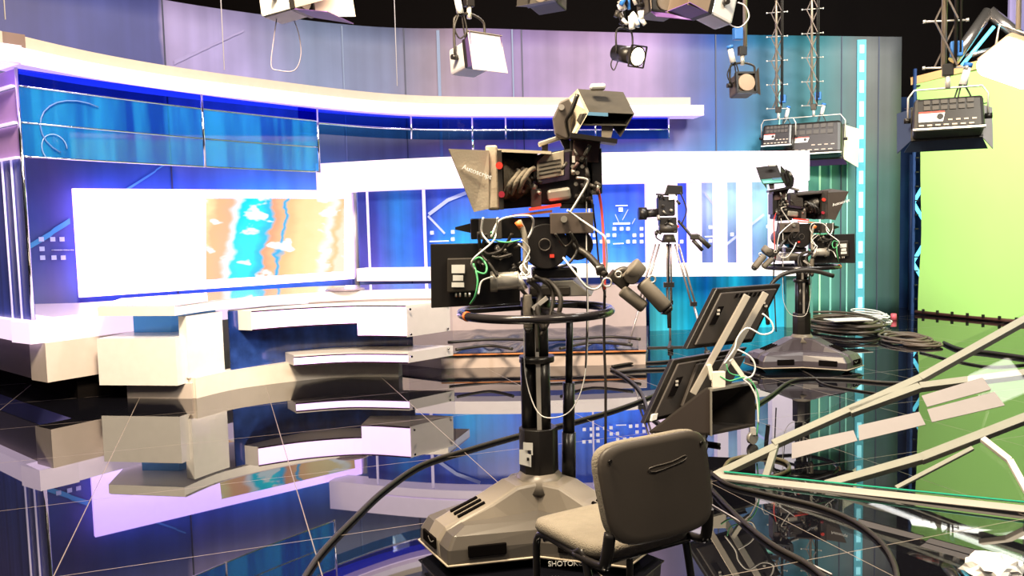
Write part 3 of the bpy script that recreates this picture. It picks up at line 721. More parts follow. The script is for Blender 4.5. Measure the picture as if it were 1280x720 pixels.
# storage box at the left, on a recessed foot
bx = [(-4.02, 7.93), (-3.21, 7.80), (-3.04, 8.42), (-3.8, 8.95)]
loftpoly(bx, 0.15, 0.605, 'box', white)
loftpoly([(-3.80, 8.02), (-3.12, 7.90), (-2.93, 8.5), (-3.6, 8.9)], 0.0, 0.15, 'box_foot', beige)
pb = [tuple(p) for p in smoothpath([(-3.08, 7.91), (-2.81, 8.36), (-2.27, 8.72), (-1.8, 8.88), (-1.24, 8.79)], 6)]
MB().strip(pb, 0.0, 0.20, 0.12).build('plinth', mat('cream_plinth', (0.84, 0.76, 0.68), 0.35), dk)
pbw = [tuple(p) for p in smoothpath([(-3.14, 7.91), (-3.04, 8.12), (-2.93, 8.3)], 4)]
MB().strip(pbw, 0.2, 0.80, 0.10).build('end_wall', white, dk)
# glassy blue inner panels
ip = [tuple(p) for p in smoothpath([(-2.87, 8.32), (-2.3, 8.88), (-1.8, 9.02), (-1.1, 8.98)], 6)]
MB().strip(ip, 0.2, 0.80, 0.02).build('inner_panel', print_mat('inner_blue', [(0, (30, 60, 140)), (1, (20, 50, 130))], [(0, (50, 80, 160)), (.5, (30, 60, 130)), (1, (30, 40, 100))], blot=0.5, rough=0.08, coat=1.0, stripes=.4, stripe_scale=9), dk, uv=lambda c: ((c.x + 3) / 2, (c.z - .2) / .6))
MB().strip([(-3.85, 8.35), (-3.45, 8.3), (-3.1, 8.6)], 0.605, 0.825, 0.015).build('support_glass', glass_mat('support_glass', (0.35, 0.72, 1.0), 0.08, haze=0.45, hazecol=(0.2, 0.55, 0.9)), dk)
# shelves: clear acrylic slabs with lit fronts
fa = smoothpath([(-2.63, 8.30), (-2.2, 8.52), (-1.63, 8.62), (-1.10, 8.47)], 6); fa = [tuple(p) for p in fa]
bk = [(-0.68, 8.92), (-1.2, 9.06), (-1.9, 9.1), (-2.6, 8.85), (-2.92, 8.45)]
fi = [(x, y + 0.012) for x, y in fa]
step = [i for i, p in enumerate(fa) if p[0] > -1.66][0]
shelfm = mat('shelf_white', (0.8, 0.75, 0.72), 0.3)
loftpoly(fi + bk, 0.60, 0.80, 'upper_shelf', shelfm)
loftpoly(fi[step:] + [(-0.68, 8.92), (-1.2, 9.06), (-1.6, 9.08)], 0.47, 0.60, 'shelf_drop', shelfm)
o = MB().strip(fa[:step + 1], 0.615, 0.785, 0.01).build('lit_front', led_desk, dk)
MB().strip(fa[step:], 0.485, 0.785, 0.01).build('lit_front', led_desk, dk)
em = mat('mirror_edge', (0.35, 0.15, 0.25), 0.1, 0.9)
for seg, z in ((fa, 0.792), (fa[:step + 1], 0.607), (fa[step:], 0.478)):
    MB().strip([(x, y - .004) for x, y in seg], z - .007, z + .007, 0.01).build('mirror_trim', em, dk)
lf_ = [tuple(p) for p in smoothpath([(-2.28, 8.50), (-1.75, 8.62), (-1.10, 8.50)], 6)]
lb = [(-0.66, 8.95), (-1.2, 9.04), (-1.9, 9.06), (-2.45, 8.78)]
loftpoly([(x, y + .012) for x, y in lf_] + lb, 0.195, 0.305, 'lower_shelf', shelfm)
MB().strip(lf_, 0.21, 0.275, 0.01).build('lit_front', led_desk, dk)
for z in (0.2, 0.285): MB().strip([(x, y - .004) for x, y in lf_], z - .006, z + .006, 0.01).build('mirror_trim', em, dk)
MB().strip([(-1.09, 8.46), (-0.66, 8.93)], 0.0, 0.80, -0.008).build('acrylic_end', glass_mat('acrylic', (0.93, 0.93, 0.95), 0.03), dk)
bl = MB()
for (x, y, z) in ((-1.06, 8.47, .76), (-1.06, 8.47, .50), (-.71, 8.87, .76), (-.71, 8.87, .50), (-1.06, 8.47, .27), (-.71, 8.87, .28)):
    bl.cyl((x, y, z), (x + .012, y - .012, z), 0.012, n=10)
bl.build('bolt', chrome, dk)
md = MB(); md.cyl((-1.85, 9.15, 0.925), (-1.85, 9.15, 0.945), 0.22, 0.20, n=32); o = md.build('grey_disc', mat('lid_grey', (0.25, 0.2, 0.25), 0.2))
tag(o, 'low round grey lid lying flat on the anchor desk top', 'lid')


# ============================================================ STUDIO CAMERAS ON PEDESTALS
RY = 4.1
RIG0 = V(676, RY, 0.0)
def Cp(px, py, d=0.0): return P(px, py, RY + d) - RIG0
def T4(loc, mx=1, s=1.0, dz=0.0): return Matrix.Translation(Vector(loc) + Vector((0, 0, dz))) @ Matrix.Diagonal((mx * s, s, s, 1))

TIPS = [math.radians(a) for a in (207, 325, 88)]
def ped_outline(rt, wt, rw):
    """corner-cut triangle: two points at each arm tip and one between the arms"""
    out = []
    for i, t in enumerate(sorted(TIPS)):
        d = Vector((math.cos(t), math.sin(t))); s_ = Vector((-d.y, d.x))
        for k in (-1, 1): out.append(d * rt + s_ * wt * k)
        t2 = t + PI / 3; out.append(Vector((math.cos(t2), math.sin(t2))) * rw)
    return out
def ped_skirt(mb, m0=1.0):
    lv = [(0.03, .56, .17, .33), (0.05, .585, .185, .345), (0.12, .58, .18, .345), (0.175, .545, .165, .325), (0.205, .47, .13, .28)]
    rows = []
    for z, a, b, c in lv:
        rows.append([mb.bm.verts.new((p.x, p.y, z)) for p in ped_outline(a, b, c)])
    n = len(rows[0])
    for A_, B_ in zip(rows, rows[1:]):
        for i in range(n): mb.bm.faces.new([A_[i], A_[(i + 1) % n], B_[(i + 1) % n], B_[i]])
    mb.bm.faces.new(rows[0][::-1]); mb.bm.faces.new(rows[-1])
def ped_arm(mb, t):
    d = Vector((math.cos(t), math.sin(t), 0)); s_ = Vector((-d.y, d.x, 0))
    secs = [(0.02, .15, .10, .14, .335), (0.17, .15, .085, .13, .325), (0.30, .15, .085, .12, .27), (0.47, .15, .075, .10, .215), (0.545, .13, .07, .06, .19), (0.585, .11, .06, .05, .13)]
    rows = []
    for r, wb, wt, zb, zt in secs:
        rows.append([mb.bm.verts.new(d * r + s_ * wb * -1 + Vector((0, 0, zb))), mb.bm.verts.new(d * r + s_ * wb + Vector((0, 0, zb))), mb.bm.verts.new(d * r + s_ * wt + Vector((0, 0, zt))), mb.bm.verts.new(d * r - s_ * wt + Vector((0, 0, zt)))])
    for A_, B_ in zip(rows, rows[1:]):
        for i in range(4): mb.bm.faces.new([A_[i], A_[(i + 1) % 4], B_[(i + 1) % 4], B_[i]])
    mb.bm.faces.new(rows[0][::-1]); mb.bm.faces.new(rows[-1])

def pedestal(loc, label, mx=1, ang=0.0, drop=0.0, bodym=None):
    root = thing('camera_pedestal', loc, label, 'camera pedestal')
    M = Matrix.Translation(Vector(loc)) @ Matrix.Diagonal((mx, 1, 1, 1)) @ Matrix.Rotation(ang, 4, 'Z')
    M1 = T4(loc, mx); M2 = T4(loc, mx, 1, -drop)
    mb = MB(); ped_skirt(mb); mb.build('base', mat('skirt_dark', (0.085, 0.075, 0.065), 0.32) if bodym is None else bodym, root, M, bevel=0.012)
    for t in TIPS:
        mb = MB(); ped_arm(mb, t); arm_ = mb.build('base_arm', bodym or pedgrey, root, M, bevel=0.014)
        d = Vector((math.cos(t), math.sin(t), 0)); s_ = Vector((-d.y, d.x, 0))
        for k in range(3):
            c = d * 0.40 + s_ * (0.045 - 0.045 * k) + Vector((0, 0, 0.2415))
            MB().box(c, (0.15, 0.017, 0.014), Rz(t) @ Ry(0.31)).build('vent_slot', voidblack, arm_, M, bevel=0.003)
        c = d * 0.50 + Vector((0, 0, 0.05))
        MB().cyl(c - s_ * 0.03, c + s_ * 0.03, 0.05, n=18).build('wheel', rubber, root, M)
        e = d * 0.592 + Vector((0, 0, 0.115)); MB().tube([e - s_ * .035 + Vector((0, 0, .01)), e - Vector((0, 0, .006)), e + s_ * .035 + Vector((0, 0, .01))], 0.004, n=6).build('end_badge', alu, arm_, M)
    ol = ped_outline(.588, .187, .348); ol2 = [(p.x, p.y, 0.052) for p in ol]
    MB().tube(ol2, 0.006, n=6, closed=True, sub=1).build('bumper_line', mat('bumper_pale', (0.4, 0.34, 0.26), 0.4), root, M)
    N_ = len(ol)
    for i in range(N_):
        a, b = ol[i], ol[(i + 1) % N_]; L_ = (b - a).length
        if L_ < 0.30 and i % 3 == 0: continue
        dd = (b - a).normalized(); nn = Vector((dd.y, -dd.x)); mid_ = (a + b) / 2 + nn * 0.001
        MB().box((mid_.x - dd.x * .03, mid_.y - dd.y * .03, 0.112), (L_ * .42, 0.012, 0.055), Rz(math.atan2(dd.y, dd.x))).build('wheel_opening', voidblack, root, M, bevel=0.005)
    # column
    MB().cyl((0, 0, 0.28), (0, 0, 0.36), 0.155, 0.10, n=8).build('neck', pedgrey, root, M1)
    foot = MB(); foot.cyl((0, 0, 0.345), (0, 0, 0.585), 0.098, n=8); foot.build('column_foot', black, root, M1, bevel=0.004)
    md = MB()
    for k in range(3):
        a = PI / 2 + k * 2 * PI / 3 + PI; md.cyl((0.045 * math.cos(a + .6), 0.045 * math.sin(a + .6), 0.585), (0.045 * math.cos(a + .6), 0.045 * math.sin(a + .6), 0.93), 0.038, n=16)
    md.build('middle_tube', black_metal, root, M1)
    MB().box((0.004, -0.065, 0.75), (0.022, 0.02, 0.34)).build('silver_rail', alu, root, M1)
    MB().cyl((0, 0, 0.915), (0, 0, 0.945), 0.088, n=24).build('collar', black, root, M1)
    MB().cyl((-0.028, 0, 0.94), (-0.028, 0, 1.18), 0.03).cyl((0.03, 0, 0.94), (0.03, 0, 1.18), 0.03).build('inner_tube', black_metal, root, M1)
    MB().box((0.002, -0.03, 1.03), (0.018, 0.02, 0.2)).build('silver_rail', alu, root, M1)
    # steering ring
    rz = 1.168 - drop
    pts = [(0.372 * math.cos(t * PI / 16), 0.372 * math.sin(t * PI / 16), rz) for t in range(32)]
    MB().tube(pts, 0.021, n=12, closed=True, sub=2).build('steering_ring', mat('ring_gloss', (0.02, 0.018, 0.02), 0.18), root, T4(loc, mx))
    for t in (PI * 1.14,):
        a = [(0.372 * math.cos(t + k * 0.03), 0.372 * math.sin(t + k * 0.03), rz) for k in range(3)]
        MB().tube(a, 0.024, n=12, sub=1).build('tape_band', orange, root, T4(loc, mx))
    for k in range(3):
        a = 0.9 + k * 2 * PI / 3; MB().beam((0.03 * math.cos(a), 0.03 * math.sin(a), rz + 0.02), (0.37 * math.cos(a), 0.37 * math.sin(a), rz), 0.03, 0.022).build('ring_spoke', black, root, T4(loc, mx))
    MB().cyl((0, 0, rz - 0.03), (0, 0, rz + 0.07), 0.075, n=20).build('ring_hub', charcoal, root, T4(loc, mx))
    return root

def camera_rig(loc, label, mx=1, drop=0.0, hood=hoodfab, screen_m=None, detail=True):
    root = thing('broadcast_camera', Vector(loc) + Vector((0, 0, 1.2 - drop)), label, 'studio camera')
    M = T4(loc, mx, 1, -drop)
    Bd = lambda mb, nm, m, par=None, bevel=0.0, smooth=False: mb.build(nm, m, par or root, M, bevel=bevel, smooth=smooth)
    # pan and tilt head
    Bd(MB().box(Cp(686, 362, 0.0), (0.20, 0.22, 0.05)), 'head_base', charcoal, bevel=0.01)
    Bd(MB().hull8([Cp(668, 372, -.10), Cp(740, 370, -.10), Cp(744, 362, .12), Cp(668, 362, .12)], [Cp(680, 352, -.10), Cp(716, 350, -.10), Cp(722, 346, .12), Cp(680, 346, .12)]), 'wedge_plate', greymetal, bevel=0.006)
    Bd(MB().box(Cp(692, 340, 0), (0.22, 0.20, 0.05)), 'head_plate', black, bevel=0.01)
    Bd(MB().cyl(Cp(682, 308, -0.13), Cp(682, 308, 0.15), 0.11, n=28), 'tilt_drum', black, bevel=0.006)
    Bd(MB().cyl(Cp(722, 306, -0.11), Cp(722, 306, 0.12), 0.075, n=24), 'drag_knob', black, bevel=0.006)
    pts = [Cp(681, 306, -0.135) + Vector((0.028 * math.cos(t * PI / 8), 0, 0.028 * math.sin(t * PI / 8))) for t in range(16)]
    Bd(MB().tube(pts, 0.003, closed=True, sub=1), 'fan_ring', darkgrey)
    Bd(MB().box(Cp(690, 320, -0.14), (0.02, 0.01, 0.015)), 'red_button', red)
    # trays under the camera
    Bd(MB().box(Cp(640, 285, 0), (0.40, 0.22, 0.10)), 'tray', black, bevel=0.006)
    Bd(MB().hull8([Cp(592, 278, -.08), Cp(592, 292, -.08), Cp(592, 292, .1), Cp(592, 278, .1)], [Cp(569, 284, -.02), Cp(569, 287, -.02), Cp(569, 287, .04), Cp(569, 284, .04)]), 'tray_nose', black)
    Bd(MB().box(Cp(613, 286, -0.13), (0.11, 0.06, 0.10)), 'cable_box', darkgrey, bevel=0.004)
    Bd(MB().box(Cp(714, 279, -0.10), (0.205, 0.10, 0.10)), 'power_box', mat('box_brown', (0.09, 0.07, 0.058), 0.5), bevel=0.004)
    Bd(MB().cyl(Cp(705, 274, -0.15), Cp(705, 274, -0.17), 0.016), 'knob', greymetal)
    Bd(MB().cyl(Cp(726, 274, -0.15), Cp(726, 274, -0.17), 0.010), 'knob', black)
    Bd(MB().beam(Cp(661, 262, -.12), Cp(701, 256, -.12), 0.05, 0.014), 'red_plate', red)
    Bd(MB().beam(Cp(640, 270, -.12), Cp(690, 264, -.12), 0.03, 0.012), 'slide_bar', mat('orange_metal', (0.55, 0.16, 0.05), 0.4))
    # camera body
    body = Bd(MB().hull8([Cp(664, 256, -.07), Cp(742, 256, -.07), Cp(742, 256, .12), Cp(664, 256, .12)], [Cp(668, 194, -.07), Cp(733, 182, -.07), Cp(733, 182, .12), Cp(668, 194, .12)]), 'body', black, bevel=0.012)
    sp_ = [Cp(671, 225, -.092), Cp(705, 219, -.092), Cp(705, 188, -.092), Cp(681, 193, -.092), Cp(671, 203, -.092)]
    Bd(MB().slab(sp_, 0.015, nrm=Vector((0, 1, 0))), 'side_cover', hood if hood is not hoodfab else mat('cover_beige', (0.40, 0.35, 0.27), 0.5), bevel=0.003)
    gr = MB()
    for k in range(4): gr.beam(Cp(674, 219 - k * 5.0, -.094), Cp(701, 214 - k * 5.0, -.094), 0.004, 0.004)
    Bd(gr, 'cover_ribs', darkgrey)
    Bd(MB().slab([Cp(666, 232, -.09), Cp(712, 224, -.09), Cp(712, 190, -.09), Cp(706, 190, -.09), Cp(706, 219, -.09), Cp(666, 227, -.09)], 0.02, nrm=Vector((0, 1, 0))), 'cover_frame', mat('deep_violet_black', (0.03, 0.02, 0.04), 0.4))
    Bd(MB().box(Cp(699, 243, -.08), (0.115, 0.03, 0.06), Ry(-.12)), 'lower_cover', greymetal, bevel=0.015)
    Bd(MB().box(Cp(670, 248, -.08), (0.05, 0.03, 0.09)), 'mount_bracket', darkgrey, bevel=0.004)
    Bd(MB().box(Cp(717, 199, -.085), (0.014, 0.004, 0.032)), 'white_tag', labelm)
    Bd(MB().box(Cp(731, 190, 0), (0.13, 0.17, 0.11), Ry(.1)), 'rear_block', mat('rear_brown', (0.09, 0.05, 0.045), 0.5), bevel=0.006)
    Bd(MB().box(Cp(744, 215, 0.0), (0.05, 0.16, 0.22)), 'connector_panel', black, bevel=0.006)
    cn = MB()
    for k, (a, b) in enumerate(((716, 208), (722, 216), (728, 208), (734, 218), (720, 230), (731, 232), (740, 240), (726, 244))):
        cn.cyl(Cp(a, b, -.08), Cp(a, b, -.11), 0.010, n=10)
    Bd(cn, 'sockets', greymetal)
    Bd(MB().cyl(Cp(747, 205, -.05), Cp(747, 240, -.05), 0.016), 'rear_plug', darkgrey)
    Bd(MB().beam(Cp(700, 258, -.05), Cp(742, 258, -.05), 0.05, 0.02), 'sled', black)
    Bd(MB().tube([Cp(720, 222, -.12), Cp(733, 224, -.13), Cp(733, 232, -.13), Cp(715, 262, -.14), Cp(700, 286, -.14)], 0.006, sub=3), 'silver_lever', alu)
    # carry handle
    h_ = Bd(MB().beam(Cp(673, 181, 0), Cp(706, 170, 0), 0.05, 0.022), 'handle', greymetal, bevel=0.006)
    Bd(MB().beam(Cp(681, 180, 0), Cp(681, 196, 0), 0.03, 0.03), 'handle_post', black)
    Bd(MB().beam(Cp(704, 172, 0), Cp(712, 188, 0), 0.04, 0.04), 'handle_post', black)
    # lens and drape
    Bd(MB().cyl(Cp(668, 227, .02), Cp(640, 229, .02), 0.055, 0.06, n=24), 'lens', charcoal, bevel=0.004)
    lr = MB()
    for a in (662, 655, 648): lr.cyl(Cp(a, 227, .02), Cp(a - 3, 227, .02), 0.064, n=24)
    Bd(lr, 'lens_rings', greymetal)
    dr = MB(); rows = []
    for i in range(13):
        u = i / 12; row = []
        for k in range(17):
            v = k / 16 * 2 * PI
            px = 630 + u * 34; r = (0.125 * (1 - u) + 0.07 * u) * (1 + 0.13 * math.sin(5 * v + u * 9) * (0.4 + u * (1 - u) * 3))
            c = Cp(px, 222 + 5 * u, 0.02); row.append(dr.bm.verts.new(c + Vector((0, r * math.cos(v), r * math.sin(v) * (0.95)))))
        rows.append(row)
    for i in range(12):
        for k in range(16): dr.bm.faces.new([rows[i][k], rows[i + 1][k], rows[i + 1][k + 1], rows[i][k + 1]])
    Bd(dr, 'black_out_cloth', mat('drape_cloth', (0.13, 0.11, 0.08), 0.85, bump=0.4) if hood is hoodfab else black, smooth=True)
    rl = random.Random(11)
    for k in range(22):
        a = Cp(rl.uniform(648, 672), rl.uniform(212, 240), -.07 - rl.uniform(0, .04)); b = a + Vector((rl.uniform(-.03, .03), -.01, rl.uniform(-.02, .02)))
        Bd(MB().cyl(a, b, rl.uniform(.006, .015), n=9), 'lens_fitting', (black, charcoal, greymetal, darkgrey)[k % 4])
    for k in range(18):
        a = Cp(rl.uniform(708, 748), rl.uniform(186, 250), -.10 - rl.uniform(0, .03)); b = a + Vector((rl.uniform(-.03, .03), -.015, rl.uniform(-.05, .05)))
        Bd(MB().cyl(a, b, rl.uniform(.005, .012), n=8), 'rear_fitting', (black, charcoal, greymetal, darkgrey, mat('rear_brown'))[k % 5])
    for k in range(3):
        x0 = 634 + k * 9; Bd(MB().tube([Cp(x0 - 4, 246 - k * 3, -.12), Cp(x0 + 2, 232 - k * 3, -.15), Cp(x0 + 10, 222 - k * 4, -.13), Cp(x0 + 16, 214 - k * 2, -.11)], 0.012, n=8), 'cloth_fold', mat('drape_cloth', (0.13, 0.11, 0.08), 0.85) if hood is hoodfab else black)
    # prompter box and hood
    Bd(MB().hull8([Cp(622, 262, .06), Cp(672, 258, .06), Cp(672, 256, .16), Cp(622, 260, .16)], [Cp(622, 188, .06), Cp(672, 190, .06), Cp(672, 190, .16), Cp(622, 188, .16)]), 'prompter_cover', mat('prompter_dark', (0.05, 0.035, 0.03), 0.5), bevel=0.004)
    Bd(MB().slab([Cp(622, 186, -.15), Cp(689, 189, -.13), Cp(689, 189, .14), Cp(622, 186, .16)], 0.014, nrm=Vector((0, 0, -1))), 'prompter_top', hood)
    Bd(MB().box(Cp(616, 224, .01), (0.055, 0.33, 0.30)), 'prompter_frame', hood, bevel=0.008)
    Bd(MB().beam(Cp(624, 188, -.17), Cp(627, 262, -.17), 0.02, 0.022), 'frame_bar', charcoal)
    Bd(MB().cyl(Cp(624, 207, -.17), Cp(624, 207, -.20), 0.017), 'red_knob', red)
    Bd(MB().cyl(Cp(627, 243, -.17), Cp(627, 243, -.20), 0.015), 'red_knob', mat('dark_red', (0.35, 0.03, 0.05), 0.3))
    # hood: open-fronted trapezoid shell
    hd = MB()
    i_ = [Cp(611, 188, -.17), Cp(611, 261, -.16), Cp(611, 258, .18), Cp(611, 188, .18)]
    o_ = [Cp(561, 186, -.26), Cp(592.5, 265, -.18), Cp(592.5, 262, .20), Cp(561, 186, .30)]
    vi = [hd.bm.verts.new(p) for p in i_]; vo = [hd.bm.verts.new(p) for p in o_]
    for k in range(4): hd.bm.faces.new([vi[k], vi[(k + 1) % 4], vo[(k + 1) % 4], vo[k]])
    hdo = Bd(hd, 'hood', hood); so = hdo.modifiers.new('thick', 'SOLIDIFY'); so.thickness = 0.006
    # viewfinder
    vd = -0.02
    fr = [Cp(736, 140, vd - .12), Cp(793, 142.4, vd - .12), Cp(784, 158, vd - .12), Cp(726, 157, vd - .12)]
    bk_ = [Cp(722, 111, vd + .10), Cp(779, 115, vd + .10), Cp(770, 143, vd + .10), Cp(713, 141, vd + .10)]
    vf = MB(); a = [vf.bm.verts.new(p) for p in fr]; b = [vf.bm.verts.new(p) for p in bk_]
    vf.bm.faces.new([a[0], a[1], b[1], b[0]]); vf.bm.faces.new([a[1], a[2], b[2], b[1]]); vf.bm.faces.new([a[3], a[0], b[0], b[3]]); vf.bm.faces.new([b[0], b[1], b[2], b[3]]); vf.bm.faces.new([a[2], a[3], b[3], b[2]])
    vfo = Bd(vf, 'viewfinder', mat('vf_top', (0.020, 0.017, 0.012), 0.8, var=0.6, scale=18) if hood is hoodfab else black); so = vfo.modifiers.new('thick', 'SOLIDIFY'); so.thickness = 0.005
    Bd(MB().slab([Cp(729, 142, vd - .09), Cp(789, 144, vd - .09), Cp(782, 157, vd - .09), Cp(724, 155, vd - .09)], 0.01, nrm=Vector((0, 1, 0))), 'viewfinder_screen', screen_m or voidblack, vfo)
    Bd(MB().slab([Cp(735.5, 140, vd - .125), Cp(760, 141, vd - .125), Cp(760, 145.5, vd - .125), Cp(734, 144, vd - .125)], 0.003, nrm=Vector((0, 1, 0))), 'blue_label', mat('label_blue', (0.12, 0.28, 0.45), 0.5), vfo)
    Bd(MB().slab([Cp(722, 111, vd - .0), Cp(736, 140, vd - .125), Cp(720, 168, vd - .125), Cp(711, 165, vd + .02), Cp(709, 124, vd + .02)], 0.008, nrm=Vector((0.3, 1, 0))), 'side_flap', hood if hood is hoodfab else black, vfo)
    Bd(MB().slab([Cp(793, 142.4, vd - .12), Cp(776, 171, vd - .13), Cp(763, 155, vd - .0), Cp(781, 130, vd + .0)], 0.008, nrm=Vector((-0.3, 1, 0))), 'side_flap', black, vfo)
    Bd(MB().slab([Cp(752, 157, vd - .1), Cp(767, 158, vd - .1), Cp(764, 172, vd - .1), Cp(752, 172, vd - .1)], 0.006, nrm=Vector((0, 1, 0))), 'grey_flap', hood, vfo)
    Bd(MB().beam(Cp(712, 170, vd - .1), Cp(770, 178, vd - .1), 0.10, 0.022), 'lower_bar', black, vfo)
    Bd(MB().slab([Cp(*q_, vd - .05) for q_ in ((700, 127), (711, 122), (716, 132), (714, 150), (713, 172), (707, 174), (694, 168), (691, 147))], 0.05, nrm=Vector((0, 1, 0))), 'swivel_arm', mat('swivel_grey', (0.09, 0.075, 0.065), 0.45) if hood is hoodfab else black, bevel=0.008)
    Bd(MB().cyl(Cp(702, 134, vd - .03), Cp(702, 134, vd - .06), 0.014), 'swivel_knob', alu)
    Bd(MB().tube([Cp(722, 118, vd - .12), Cp(714, 140, vd - .12), Cp(708, 152, vd - .1), Cp(712, 172, vd - .08)], 0.011, sub=4), 'cable_arc', black)
    Bd(MB().box(Cp(726, 182, vd), (0.11, 0.10, 0.05)), 'viewfinder_mount', black, bevel=0.004)
    Bd(MB().box(Cp(747, 109, vd + .0), (0.075, 0.06, 0.03)), 'tally_lamp', whitepl, bevel=0.012)
    return root, M

